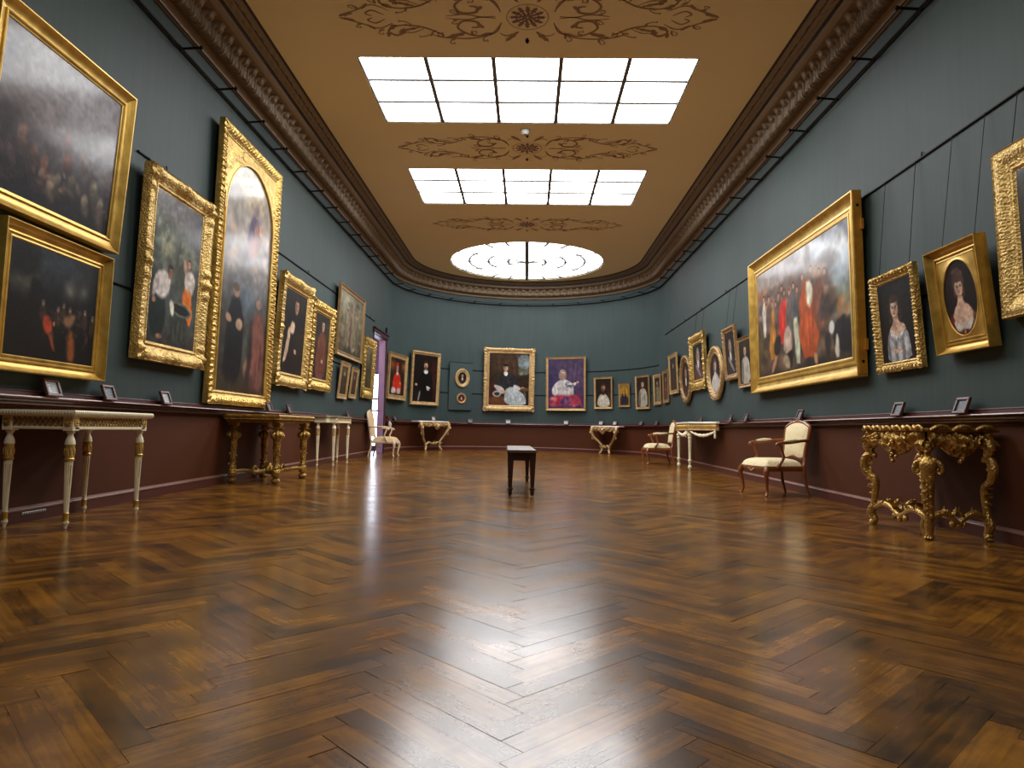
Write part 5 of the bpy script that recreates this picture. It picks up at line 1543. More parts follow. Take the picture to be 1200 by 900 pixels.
def fluted_leg(root, x, y, h, r, mats, top_r=None):
    """round tapering fluted leg: vase neck, gilt collar, fluted shaft, gilt ankle and toupie foot"""
    leg_m, gilt = mats
    top_r = top_r or r
    l = MB()
    l.lathe([(r * .9, h), (r * .9, h - .012), (r * .62, h - .02), (r * .6, h - .035), (r * .95, h - .06), (r * 1.12, h - .085), (r * 1.12, h - .095), (r * .98, h - .1), (r * .98, h - .20)], (x, y, 0), 24)
    l.lathe([(r * .92, h - .20)] + [(r * (.92 - .38 * k / 10), h - .20 - (h - .32) * k / 10) for k in range(11)] + [(r * .54, .11)], (x, y, 0), 48, 12, .22, (.125, h - .21))
    l.lathe([(r * .56, .05), (r * .72, .046), (r * .72, .036), (r * .62, .03), (r * .36, .012), (r * .34, 0)], (x, y, 0), 20)
    leg = l.build('leg', leg_m, root)
    g = MB()
    g.lathe([(r * .99, h - .10), (r * 1.04, h - .105), (r * 1.02, h - .16), (r * .99, h - .19), (r * 1.12, h - .195), (r * 1.12, h - .206), (r * .95, h - .212)], (x, y, 0), 32, 16, .06, (h - .17, h - .104))
    for k in range(8):
        a = PI * k / 4
        g.ball((x + r * 1.02 * math.cos(a), y + r * 1.02 * math.sin(a), h - .148), (.006, .006, .026), 6, 5)
    g.build('gilt_collar', gilt, leg)
    g = MB(); g.lathe([(r * .56, .112), (r * .66, .108), (r * .64, .094), (r * .6, .06), (r * .7, .054), (r * .6, .048)], (x, y, 0), 20); g.build('gilt_ankle', gilt, leg)
    for k in range(6):
        a = PI * k / 3 + .2
        g = MB()
        g.tube([(x + r * .80 * math.cos(a), y + r * .80 * math.sin(a), h - .24), (x + r * .57 * math.cos(a), y + r * .57 * math.sin(a), .30 if k % 2 else .36)], .0032, seg=5, smooth=1)
        g.build('gilt_fillet', gilt, leg)
    return leg


def rosette(root, c, r, axis, mat):
    """small carved flower facing along +x, -x or +y"""
    g = MB(); g.ball((0, 0, .2 * r), (.28 * r, .28 * r, .3 * r), 8, 6)
    for k in range(8):
        a = 2 * PI * k / 8
        g.ball((.58 * r * math.cos(a), .58 * r * math.sin(a), .08 * r), (.36 * r, .36 * r, .2 * r), 8, 5)
    R = {'+x': Matrix.Rotation(PI / 2, 4, 'Y'), '-x': Matrix.Rotation(-PI / 2, 4, 'Y'), '+y': Matrix.Rotation(-PI / 2, 4, 'X')}[axis]
    g.xform(Matrix.Translation(c) @ R); return g.build('rosette', mat, root)


def lattice(root, p0, p1, z0, z1, nrm, n, mat, r=.0042):
    g = MB()
    p0 = Vector(p0); p1 = Vector(p1); N = Vector(nrm) * .004
    for k in range(n):
        a = p0 + (p1 - p0) * (k / n) + N; b = p0 + (p1 - p0) * ((k + 1) / n) + N
        for (q, za, s, zb) in ((a, z0, b, z1), (a, z1, b, z0)):
            g.tube([(q.x, q.y, za), ((q.x + s.x) / 2 + N.x, (q.y + s.y) / 2 + N.y, (za + zb) / 2), (s.x, s.y, zb)], r, seg=5, smooth=2)
        m = (a + b) / 2; g.ball((m.x + N.x, m.y + N.y, (z0 + z1) / 2), .006, 6, 4)
    return g.build('lattice', mat, root)


def acanthus(mb, c, d, l, w, up=(0, 0, 1), curl=.35, n=7):
    """a curling leaf: starts at c, runs along d, tip rolls towards up"""
    d = Vector(d).normalized(); u = Vector(up); u = (u - d * u.dot(d)).normalized(); s = d.cross(u)
    rows = []
    for i in range(n):
        t = i / (n - 1); p = Vector(c) + d * (l * (t - .18 * t * t)) + u * (curl * l * t ** 2.4)
        ww = w * math.sin(PI * (.12 + .86 * t)) * (1 + .18 * math.cos(i * PI))
        rows.append([p - s * ww + u * (.18 * ww), p - s * ww * .5 - u * .003, p + u * .006, p + s * ww * .5 - u * .003, p + s * ww + u * (.18 * ww)])
    G = np.array([[tuple(q) for q in r] for r in rows]); mb.grid(G)
    mb.grid(G - np.array(tuple(u)) * .008, flip=True)


def console_white():
    t = wall_place('console_table', 'L', 5.245, 3.668)
    tag(t, 'white and gilt console table with lattice frieze at the left edge of the picture', 'console table')
    h = .835; hx, d = .475, .53
    m = MB()
    o = rect(-hx - .03, hx + .03, 0.0, d + .03)
    n = 26; pts = []
    def dens(o, k):
        out = []
        for i in range(4):
            a, b = o[i], o[(i + 1) % 4]
            for j in range(k): out.append((a[0] + (b[0] - a[0]) * j / k, a[1] + (b[1] - a[1]) * j / k))
        return out
    m.slab(o, 0, 0, [(.03, h - .044), (.012, h - .040), (.004, h - .030), (.0, h - .018), (.004, h - .006), (.012, h)])
    top = m.build('table_top', M['cream'], t)
    g = MB()
    for k in range(46):
        x = -hx - .02 + (2 * hx + .04) * (k + .5) / 46; g.ball((x, d + .028, h - .02), (.009, .007, .013), 6, 5)
    for s in (-1, 1):
        for k in range(24): g.ball((s * (hx + .028), .01 + d * (k + .5) / 24, h - .02), (.007, .009, .013), 6, 5)
    g.build('carved_edge', M['grey_cream'], top)
    a = MB()
    for (x0, x1, y0, y1) in ((-hx + .03, hx - .03, d - .045, d - .02), (-hx + .03, hx - .03, .01, .035), (-hx + .02, -hx + .045, .03, d - .03), (hx - .045, hx - .02, .03, d - .03)):
        a.box(x0, x1, y0, y1, h - .128, h - .042, .003)
    a.box(-hx + .03, hx - .03, d - .042, d - .008, h - .138, h - .118, .004)
    for s in (-1, 1): a.box(min(s * (hx - .042), s * (hx - .008)), max(s * (hx - .042), s * (hx - .008)), .03, d - .03, h - .138, h - .118, .004)
    ap = a.build('apron', M['cream'], t)
    lattice(ap, (-hx + .06, d - .018, 0), (hx - .06, d - .018, 0), h - .112, h - .052, (0, 1, 0), 22, M['gilt_dark'])
    for s in (-1, 1): lattice(ap, (s * (hx - .018), .05, 0), (s * (hx - .018), d - .06, 0), h - .112, h - .052, (s, 0, 0), 11, M['gilt_dark'])
    for sx in (-1, 1):
        for y in (.045, d - .045):
            x = sx * (hx - .04)
            b = MB(); b.box(x - .037, x + .037, y - .037, y + .037, h - .148, h - .04, .004)
            blk = b.build('corner_block', M['cream'], t)
            rosette(blk, (x + sx * .037, y, h - .09), .03, '+x' if sx > 0 else '-x', M['gilt'])
            if y > .2: rosette(blk, (x, y + .037, h - .09), .03, '+y', M['gilt'])
            fluted_leg(t, x, y, h - .148, .03, (M['cream'], M['gilt']))


console_white()


def console_baroque():
    t = wall_place('console_table', 'L', 9.0, 3.668)
    tag(t, 'gilded baroque table with bulbous legs and low stretcher, under the tall altarpiece', 'console table')
    h = .86; hx, d = .70, .71
    m = MB(); m.slab(rect(-hx, hx, 0.0, d), 0, 0, [(.05, h - .07), (.02, h - .062), (.03, h - .05), (.012, h - .042), (.0, h - .028), (.0, h - .018), (.012, h - .008), (.016, h)])
    top = m.build('table_top', M['gilt_dark'], t)
    g = MB()
    for k in range(52): g.ball((-hx + .03 + (2 * hx - .06) * (k + .5) / 52, d - .018, h - .058), (.012, .012, .012), 6, 5)
    for s in (-1, 1):
        for k in range(22): g.ball((s * (hx - .018), .02 + (d - .04) * (k + .5) / 22, h - .058), (.012, .012, .012), 6, 5)
    g.build('gadrooning', M['gilt_dark'], top)
    a = MB(); a.box(-hx + .05, hx - .05, .03, d - .045, h - .1, h - .066, .006); a.build('apron', M['gilt_dark'], t)
    lx, ly = .51, (.07, d - .09)
    for sx in (-1, 1):
        for y in ly:
            x = sx * lx
            l = MB(); z = h - .1
            l.box(x - .055, x + .055, y - .055, y + .055, z - .045, z, .008)
            l.lathe([(.045, z - .045), (.05, z - .055), (.036, z - .075), (.034, z - .10), (.058, z - .115), (.088, z - .14), (.094, z - .165), (.08, z - .192), (.05, z - .21), (.054, z - .22), (.042, z - .228)], (x, y, 0), 60, 10, .2, (z - .2, z - .11))
            l.lathe([(.046, z - .225), (.044, z - .30), (.040, z - .40), (.036, z - .50), (.034, .22), (.040, .21), (.046, .195), (.04, .18), (.05, .165), (.054, .13), (.05, .09)], (x, y, 0), 32, 8, .12, (.24, z - .23))
            l.lathe([(.05, .09), (.034, .085), (.03, .07), (.052, .055), (.058, .035), (.046, .012), (.03, 0)], (x, y, 0), 24)
            leg = l.build('leg', M['gilt_dark'], t)
            c = MB()
            for k in range(4):
                a_ = k * PI / 2
                acanthus(c, (x + .03 * math.cos(a_), y + .03 * math.sin(a_), z - .10), (.55 * math.cos(a_), .55 * math.sin(a_), .8), .075, .024, up=(math.cos(a_), math.sin(a_), 0), curl=.5)
            for k in range(14):
                a_ = k * 2.4; zz = z - .26 - k * .026
                c.ball((x + .043 * math.cos(a_), y + .043 * math.sin(a_), zz), (.013, .013, .016), 6, 5)
            c.build('carved_leaves', M['gilt_dark'], leg)
    s = MB()
    for sx in (-1, 1):
        for y in ly:
            s.tube([(sx * lx, y, .13), (sx * lx * .62, .34 + (y - .34) * .8, .15), (sx * lx * .4, .34 + (y - .34) * .3, .12), (0, .34, .14)], [.026, .022, .028, .03], seg=8, smooth=6)
    s.lathe([(.0, .08), (.05, .09), (.085, .12), (.09, .15), (.06, .18), (.045, .20), (.02, .235), (.0, .24)], (0, .34, 0), 24)
    st = s.build('stretcher', M['gilt_dark'], t)
    c = MB()
    for sx in (-1, 1):
        for sy in (-1, 1):
            pts = [(sx * (.25 + .06 * math.cos(q)), .34 + sy * .09, .15 + .05 * math.sin(q)) for q in np.linspace(0, 5.2, 9)]
            c.tube(pts, [.018, .018, .016, .015, .014, .013, .012, .01, .008], seg=7, smooth=2)
    c.build('carved_scrolls', M['gilt_dark'], st)


console_baroque()


def console_cream():
    t = wall_place('console_table', 'L', 12.38, 3.597)
    tag(t, 'cream and gilt console with tapering round legs and grey top, beyond the gilded baroque table', 'console table')
    h = .885; hx, d = .68, .34
    out = [(-hx, 0), (hx, 0), (hx, d * .62), (hx * .8, d * .7), (hx * .74, d), (-hx * .74, d), (-hx * .8, d * .7), (-hx, d * .62)]
    m = MB(); m.slab([(x * 1.03, y * 1.05) for x, y in out], 0, 0, [(.012, h - .028), (.0, h - .02), (.0, h - .006), (.008, h)]); m.build('table_top', M['marble_grey'], t)
    a = MB(); a.slab([(x * .98, y * .97 + .004) for x, y in out], 0, 0, [(0, h - .12), (-.006, h - .115), (-.006, h - .1), (0, h - .095), (0, h - .04), (-.006, h - .036), (-.006, h - .028)])
    ap = a.build('apron', M['grey_cream'], t)
    g = MB()
    for k in range(12):
        x = -hx * .64 + hx * 1.28 * (k + .5) / 12
        for q in range(7):
            an = q * .9; g.ball((x + .022 * math.cos(an) * (1 - q * .1), d * .97 + .004, h - .068 + .022 * math.sin(an) * (1 - q * .1)), .0065, 6, 4)
    g.build('carved_scrolls', M['gilt_pale'], ap)
    for x, y in ((-hx * .68, d - .05), (hx * .68, d - .05), (-hx + .06, .055), (hx - .06, .055)):
        b = MB(); b.box(x - .042, x + .042, y - .042, y + .05, h - .125, h - .028, .004); blk = b.build('corner_block', M['cream'], t)
        rosette(blk, (x, y + .05, h - .076), .03, '+y', M['gilt_pale'])
        fluted_leg(t, x, y, h - .125, .032, (M['cream'], M['gilt_pale']))


console_cream()


def console_swags():
    t = wall_place('console_table', 'R', 13.78, 3.596)
    tag(t, 'white marble-topped console with flower swags, right wall by the far armchair', 'console table')
    h = .935; hx, d = 1.18, .42
    fl = []
    def edge(k):   # concave shoulders
        return k
    out = [(-hx, 0), (hx, 0), (hx, .06)]
    for k in range(1, 8):
        q = k / 8; out.append((hx - (hx - .58) * math.sin(q * PI / 2) ** 1.2, .06 + (d - .06) * (1 - math.cos(q * PI / 2)) ** .9))
    out += [(.56, d), (-.56, d)]
    out += [(-x, y) for x, y in out[3:10][::-1]] + [(-hx, .06)]
    m = MB(); m.slab(out, 0, 0, [(.01, h - .034), (0, h - .027), (0, h - .008), (.008, h)]); m.build('table_top', M['marble'], t)
    a = MB(); a.slab([(x * .975, y * .95 + .004) for x, y in out], 0, 0, [(.0, h - .165), (-.008, h - .16), (-.008, h - .146), (0, h - .138), (0, h - .05), (-.008, h - .045), (-.008, h - .034)])
    ap = a.build('apron', M['gilt_pale'], t)
    g = MB(); pts = [(x * .975, y * .95 + .004) for x, y in out]
    for i in range(2, len(pts) - 1):
        a_, b_ = pts[i], pts[i + 1]; L = math.hypot(b_[0] - a_[0], b_[1] - a_[1]); n = max(1, int(L / .035))
        for k in range(n):
            q = (k + .5) / n; x, y = a_[0] + (b_[0] - a_[0]) * q, a_[1] + (b_[1] - a_[1]) * q; g.ball((x, y, h - .094), (.011, .011, .038), 6, 5)
    g.build('fluting', M['gilt'], ap)
    legs = [(-.42, d - .06), (.54, d - .06)]
    for x, y in legs:
        b = MB(); b.box(x - .045, x + .045, y - .045, y + .058, h - .178, h - .034, .005); blk = b.build('corner_block', M['gilt_pale'], t); rosette(blk, (x, y + .058, h - .085), .032, '+y', M['gilt'])
        l = MB(); z = h - .178
        l.lathe([(.03, z), (.03, z - .01), (.022, z - .02), (.04, z - .05), (.048, z - .075), (.048, z - .09), (.038, z - .1), (.04, z - .13), (.044, z - .135), (.036, z - .15)], (x, y, 0), 24)
        l.lathe([(.034, z - .15), (.03, z - .35), (.024, .22), (.03, .21), (.038, .19), (.03, .16), (.024, .14), (.022, .10), (.036, .085), (.042, .06), (.036, .04), (.022, .02), (.02, 0)], (x, y, 0), 36, 10, .14, (.24, z - .16))
        l.build('leg', M['grey_cream'], t)
    def swag(p0, p1, sag, n):
        g = MB()
        for k in range(n + 1):
            q = k / n; x = p0[0] + (p1[0] - p0[0]) * q; y = p0[1] + (p1[1] - p0[1]) * q; z = h - .19 - sag * 4 * q * (1 - q)
            r = .018 + .014 * math.sin(PI * q) + .004 * math.sin(k * 2.3)
            g.ball((x, y, z), (r, r * .8, r), 8, 6); g.ball((x + .008, y + .014, z + .008), (r * .55, r * .5, r * .55), 6, 5)
        return g.build('flower_swag', M['cream'], t)
    swag((-.44, d - .03), (.44, d - .03), .07, 22)
    for s in (-1, 1):
        swag((s * .55, d - .05), (s * (hx - .06), .08), .07, 16)
        g = MB()
        for k in range(5): g.ball((s * (hx - .05), .07, h - .18 - .028 * k), (.022 + .006 * (k == 3), .022, .02), 8, 6)
        g.build('flower_drop', M['cream'], t)


console_swags()


def carved_panel(mb, x0, x1, y, z_top, low, relief, nrm=1, n=70, rows=16, seed=0.0, top_wave=0.0, lam=.17, axis='x', thick=.03):
    """pierced-looking carved apron between x0 and x1; low(t) gives its depth below z_top"""
    G = np.zeros((n, rows, 3)); G2 = np.zeros((n, 2, 3))
    for i in range(n):
        t = i / (n - 1); a = x0 + (x1 - x0) * t; L = low(t); zt = z_top + top_wave * (.5 * math.cos(4 * PI * t) + .5 * math.cos(8 * PI * t))
        for j in range(rows):
            q = j / (rows - 1)
            rel = float(carve(np.array([a]), q * L * 4.2 + .3 * math.sin(9 * t), lam, seed)[0]) ** 1.3 * relief * math.sin(PI * min(1, .1 + q * .95))
            rel += relief * .9 * math.exp(-((t - .5) / .10) ** 2) * math.sin(PI * q) * (.7 + .3 * math.cos(q * 20))
            zz = zt - L * q + .006 * math.sin(a * 140) * q
            yy = y + nrm * rel
            G[i, j] = (a, yy, zz) if axis == 'x' else (yy, a, zz)
        G2[i, 0] = (a, y - nrm * thick, zt) if axis == 'x' else (y - nrm * thick, a, zt)
        G2[i, 1] = (a, y - nrm * thick, zt - L) if axis == 'x' else (y - nrm * thick, a, zt - L)
    mb.grid(np.concatenate([G2[:, :1], G, G2[:, 1:][:, ::-1][:, :1], G2[:, :1]], 1))


def scroll_tube(mb, pts, rad, M4=None, seg=8, sm=3):
    st = mb.n; mb.tube(pts, rad, seg=seg, smooth=sm)
    if M4 is not None: mb.xform(M4, st)


def herm_leg(t, x, y, h, ang, mat):
    """terminal figure: carved head and shoulders over a tapering pillar with leaves and a hoof foot"""
    M4 = Matrix.Translation((x, y, 0)) @ Matrix.Rotation(ang, 4, 'Z')
    l = MB()
    l.lathe([(.016, 0), (.032, .004), (.036, .02), (.026, .045), (.03, .06), (.034, .1), (.03, .14), (.036, .2), (.038, .3), (.042, .4), (.05, .48), (.056, .53), (.062, .56), (.058, .59), (.04, .615), (.026, .63), (.024, .645)], seg=24, sy=.85)
    for k in range(9):
        z = .18 + k * .036; s = 1 if k % 2 else -1
        l.ball((s * .022, .034, z), (.014, .01, .018), 7, 5); l.ball((0, .038, z + .016), (.009, .009, .013), 6, 5)
    for k in range(3): l.ball(((k - 1) * .02, .026, .014), (.011, .017, .012), 7, 5)
    l.xform(M4); leg = l.build('leg', mat, t)
    b = MB()
    b.ball((0, .004, .70), (.034, .038, .05), 16, 12)          # head
    b.ball((0, .041, .698), (.007, .010, .014), 8, 6)           # nose
    b.ball((0, .036, .672), (.016, .010, .010), 8, 6)           # chin and mouth
    for s in (-1, 1):
        b.ball((s * .013, .036, .712), (.008, .006, .005), 8, 5); b.ball((s * .022, .03, .69), (.011, .009, .012), 8, 6)
        b.ball((s * .034, .0, .70), (.006, .012, .016), 8, 6)
    b.ball((0, -.006, .73), (.039, .040, .03), 14, 8)           # hair
    for k in range(9):
        a = PI * (k + .5) / 9; b.ball((.038 * math.cos(a), .022 * math.sin(a), .742), (.011, .011, .011), 7, 5)
    b.lathe([(.024, .635), (.022, .655), (.026, .67)], seg=14)
    for s in (-1, 1):
        b.ball((s * .042, .0, .60), (.03, .028, .03), 10, 8)
        scroll_tube(b, [(s * .05, 0, .60), (s * .085, .0, .575), (s * .098, .0, .53), (s * .08, .0, .505), (s * .064, .0, .52), (s * .072, .0, .54)], [.018, .017, .014, .012, .01, .006])
    b.xform(M4); b.build('carved_bust', mat, leg)
    return leg


def scroll_leg(t, x, y, h, ang, mat):
    """leg with a bulging C-scroll above a leafy tapering stem and a scrolled foot"""
    M4 = Matrix.Translation((x, y, 0)) @ Matrix.Rotation(ang, 4, 'Z')
    l = MB()
    # local: +x points outwards from the table
    l.tube([(.0, 0, h), (.03, 0, h - .05), (.05, 0, h - .11), (.02, 0, h - .16), (.015, 0, h - .19)], [.042, .046, .042, .03, .03], seg=10, smooth=4)
    l.tube([(-.02, 0, h - .19), (.05, 0, h - .185), (.085, 0, h - .25), (.07, 0, h - .33), (.02, 0, h - .37), (-.012, 0, h - .41), (-.01, 0, h - .52), (.0, 0, .22), (.014, 0, .15)], [.024, .032, .037, .034, .03, .033, .03, .026, .032], seg=10, smooth=5)
    l.tube([(.014, 0, .16), (.03, 0, .11), (.01, 0, .07), (.0, 0, .05), (.02, 0, .02), (.036, 0, .012)], [.036, .038, .03, .03, .034, .02], seg=10, smooth=4)
    for k in range(3): l.ball((.03, (k - 1) * .016, .012), (.016, .01, .012), 7, 5)
    l.tube([(.02, 0, h - .215), (.045, 0, h - .23), (.04, 0, h - .262), (.018, 0, h - .262), (.02, 0, h - .24)], [.014, .014, .012, .01, .006], seg=8, smooth=4)
    l.tube([(.045, 0, h - .32), (.025, 0, h - .335), (.03, 0, h - .30), (.046, 0, h - .295)], [.012, .012, .01, .006], seg=8, smooth=4)
    l.xform(M4); leg = l.build('leg', mat, t)
    c = MB()
    for k, z in enumerate((h - .40, h - .46, .36, .29)):
        acanthus(c, (-.0, 0, z - .03), (.55, 0, .8), .085 - .01 * k, .026, up=(1, 0, 0), curl=.5)
    acanthus(c, (.02, 0, h - .17), (.5, 0, .9), .12, .035, up=(1, 0, 0), curl=.35)
    for s in (-1, 1): acanthus(c, (.03, s * .012, h - .04), (.3, s * .7, -.5), .08, .024, up=(1, 0, 0), curl=.4)
    c.xform(M4); c.build('carved_leaves', mat, leg)
    return leg


def console_rococo_gold():
    t = wall_place('console_table', 'R', 5.765, 3.668)
    tag(t, 'lavishly carved gilded console with scrolling legs and a bust on its front leg, right foreground', 'console table')
    mat = M['gilt_bronze']; h = .85; hx, d = .455, .555
    out = []
    for k in range(40):
        q = k / 39; x = -hx - .02 + (2 * hx + .04) * q; out.append((x, d + .012 + .014 * math.cos(q * 6 * PI)))
    out = [(-hx - .02, 0), (hx + .02, 0)] + out[::-1]
    m = MB(); m.slab(out, 0, 0, [(.02, h - .026), (.004, h - .022), (.0, h - .012), (.006, h - .002), (.02, h)]); top = m.build('table_top', M['gilt_dark'], t)
    g = MB()
    for k in range(6):
        x = -hx + .07 + k * .155
        g.tube([(x - .07, d + .012, h - .014), (x - .035, d + .022, h + .014), (x, d + .024, h - .002), (x + .035, d + .022, h + .014), (x + .07, d + .012, h - .014)], [.012, .015, .018, .015, .012], seg=7, smooth=4)
    for s in (-1, 1):
        for k in range(3):
            y = .1 + k * .17
            g.tube([(s * (hx + .012), y - .08, h - .016), (s * (hx + .022), y - .03, h + .014), (s * (hx + .022), y + .03, h + .014), (s * (hx + .012), y + .08, h - .016)], [.012, .016, .016, .012], seg=7, smooth=4)
    g.build('scrolled_edge', mat, top)
    low = lambda q: .135 + .09 * math.exp(-((q - .5) / .12) ** 2) + .02 * math.cos(6 * PI * q) + .035 * (abs(2 * q - 1) ** 6)
    a = MB(); carved_panel(a, -hx + .02, hx - .02, d - .02, h - .02, low, .06, 1, 110, 22, 1.0, .006, .15); a.build('apron', mat, t)
    for s in (-1, 1):
        a = MB(); carved_panel(a, .03, d - .03, s * (hx - .02), h - .02, low, .06, s, 80, 22, 2.0 + s, .006, .13, axis='y'); a.build('apron', mat, t)
        c = MB()
        for k in range(5): c.ball((s * (hx + .0), d * .5 + .015 * math.sin(k * 2), h - .16 - .022 * k), (.02, .022 - .002 * k, .018), 8, 6)
        c.build('flower_drop', mat, t)
    c = MB()
    for k in range(6): c.ball((.012 * math.sin(k * 2.2), d + .01, h - .17 - .02 * k), (.024 - .002 * k, .02, .017), 8, 6)
    c.build('carved_cartouche', mat, t)
    for s in (-1, 1):
        c = MB(); acanthus(c, (s * .02, d + .02, h - .12), (s * .9, .1, .2), .13, .035, up=(0, 1, 0), curl=.3); c.build('carved_leaf', mat, t)
        c = MB(); acanthus(c, (s * .2, d + .02, h - .06), (s * .9, .1, -.35), .12, .03, up=(0, 1, 0), curl=.35); c.build('carved_leaf', mat, t)
    lx, yb, yf = hx - .045, .05, d - .045
    herm_leg(t, -lx, yf, h, math.radians(45), mat)
    herm_leg(t, lx, yf, h, math.radians(-45), mat) if False else scroll_leg(t, lx, yf, h - .05, math.radians(35), mat)
    scroll_leg(t, -lx, yb + .02, h - .05, math.radians(180), mat)
    scroll_leg(t, lx, yb + .02, h - .05, math.radians(0), mat)
    # low stretchers of opposed C-scrolls
    def stretch(p0, p1):
        s = MB(); p0 = Vector(p0); p1 = Vector(p1); L = (p1 - p0); U = Vector((0, 0, 1))
        P = lambda q, z: p0 + L * q + U * z
        s.tube([P(0, .0), P(.12, .035), P(.26, .05), P(.38, .02), P(.48, -.02), P(.5, -.005)], [.024, .026, .024, .02, .022, .016], seg=9, smooth=5)
        s.tube([P(1, .0), P(.88, .035), P(.74, .05), P(.62, .02), P(.52, -.02), P(.5, -.005)], [.024, .026, .024, .02, .022, .016], seg=9, smooth=5)
        for q in (.26, .74): s.tube([P(q, .05), P(q + .06, .07), P(q + .1, .05), P(q + .05, .035), P(q + .03, .05)], [.014, .014, .012, .01, .006], seg=8, smooth=4)
        for q, dz in ((.4, -.03), (.5, -.045), (.6, -.03)): s.ball(tuple(P(q, dz)), (.024, .024, .026), 9, 7)
        for q in (.16, .36, .62, .84): acanthus(s, tuple(P(q, .03)), tuple(L.normalized() * (1 if q < .5 else -1) + U * .5), .09, .026, up=(0, 0, 1), curl=.5)
        s.build('stretcher', mat, t)
    z = .15
    stretch((-lx, yf, z), (-lx, yb + .02, z)); stretch((lx, yf, z), (lx, yb + .02, z)); stretch((-lx, yf, z), (lx, yf, z))


console_rococo_gold()


def pier_console(label, s, off, w, d, h, mat, foot):
    P, n = apse(s, off)
    rz = math.atan2(-n.x, n.y)
    t = empty('console_table', (P.x, P.y, floor_z(P.x + n.x * .2, P.y + n.y * .2)), rz)
    tag(t, label, 'console table')
    hx = w / 2
    out = [(-hx, 0), (hx, 0)]
    for k in range(33):
        q = k / 32; x = hx - w * q
        e = abs(2 * q - 1)
        out.append((x, d * (1 - .42 * e ** 2.2) + .018 * math.cos(q * 6 * PI)))
    m = MB(); m.slab(out, 0, 0, [(.014, h - .032), (.002, h - .028), (.0, h - .016), (.008, h - .004), (.014, h)]); m.build('table_top', M['marble'], t)
    a = MB(); N = 80; R = 12; G = np.zeros((N, R + 2, 3))
    for i in range(N):
        q = i / (N - 1); x = (hx - .03) * (1 - 2 * q); e = abs(2 * q - 1)
        y = (d - .03) * (1 - .42 * e ** 2.2) + .016 * math.cos(q * 6 * PI)
        L = .12 + .085 * math.exp(-((q - .5) / .10) ** 2) + .015 * math.cos(8 * PI * q) + .03 * e ** 4
        for j in range(R):
            v = j / (R - 1); rel = float(carve(np.array([x]), v * L * 5, .14, 3.0)[0]) ** 1.3 * .05 * math.sin(PI * min(1, .15 + v * .9)) + .03 * math.exp(-((q - .5) / .08) ** 2) * math.sin(PI * v)
            G[i, j + 1] = (x, y + rel, h - .03 - L * v)
        G[i, 0] = (x, y - .03, h - .03); G[i, R + 1] = (x, y - .03, h - .03 - L)
    a.grid(G); a.build('apron', mat, t)
    for sgn in (-1, 1):
        l = MB()
        x0 = sgn * (hx - .09); y0 = d * .66
        xf = sgn * foot
        l.tube([(x0, y0, h - .04), (x0 + sgn * .02, y0 + .03, h - .12), (x0 + sgn * .0, y0 + .04, h - .22), (x0 - sgn * .08, y0 + .0, h - .36), (xf + sgn * .09, y0 - .06, h * .42), (xf + sgn * .0, y0 - .08, .24), (xf - sgn * .02, y0 - .06, .12), (xf + sgn * .03, y0 - .02, .03), (xf + sgn * .05, y0 + .0, .012)],
               [.048, .056, .048, .04, .034, .034, .038, .034, .018], seg=10, smooth=5)
        l.tube([(x0 - sgn * .05, y0, h - .3), (x0 + sgn * .0, y0 + .02, h - .33), (x0 - sgn * .0, y0 + .02, h - .39), (x0 - sgn * .05, y0, h - .37)], [.016, .02, .016, .008], seg=8, smooth=4)
        leg = l.build('leg', mat, t)
        c = MB()
        acanthus(c, (x0, y0 + .05, h - .1), (sgn * .1, .25, -1), .16, .045, up=(0, 1, 0), curl=.3); acanthus(c, (xf + sgn * .08, y0 - .04, h * .42), (sgn * .8, .1, .5), .12, .035, up=(0, 0, 1), curl=.5)
        acanthus(c, (xf, y0 - .05, .2), (sgn * .6, .2, .7), .1, .03, up=(0, 1, 0), curl=.4); c.build('carved_leaves', mat, leg)
    s_ = MB(); y0 = d * .66 - .06
    s_.tube([(-foot, y0, .16), (-foot * .6, y0 + .02, .24), (-foot * .25, y0 + .03, .2), (0, y0 + .03, .22), (foot * .25, y0 + .03, .2), (foot * .6, y0 + .02, .24), (foot, y0, .16)], [.034, .034, .038, .046, .038, .034, .034], seg=9, smooth=4)
    for k in range(7):
        a_ = math.radians(20 + 140 * k / 6); acanthus(s_, (0, y0 + .04, .2), (math.cos(a_), .1, math.sin(a_)), .12, .022, up=(0, 1, 0), curl=.3)
    s_.build('stretcher', mat, t)


pier_console('marble-topped gilded console on scrolled legs, far wall below the man in black', -.945, .16, 1.28, .46, .86, M['gilt_pale'], .30)
pier_console('marble-topped pale console with converging scrolled legs, far wall right of the bench', .80, .13, 1.06, .42, .83, M['gilt_pale'], .15)


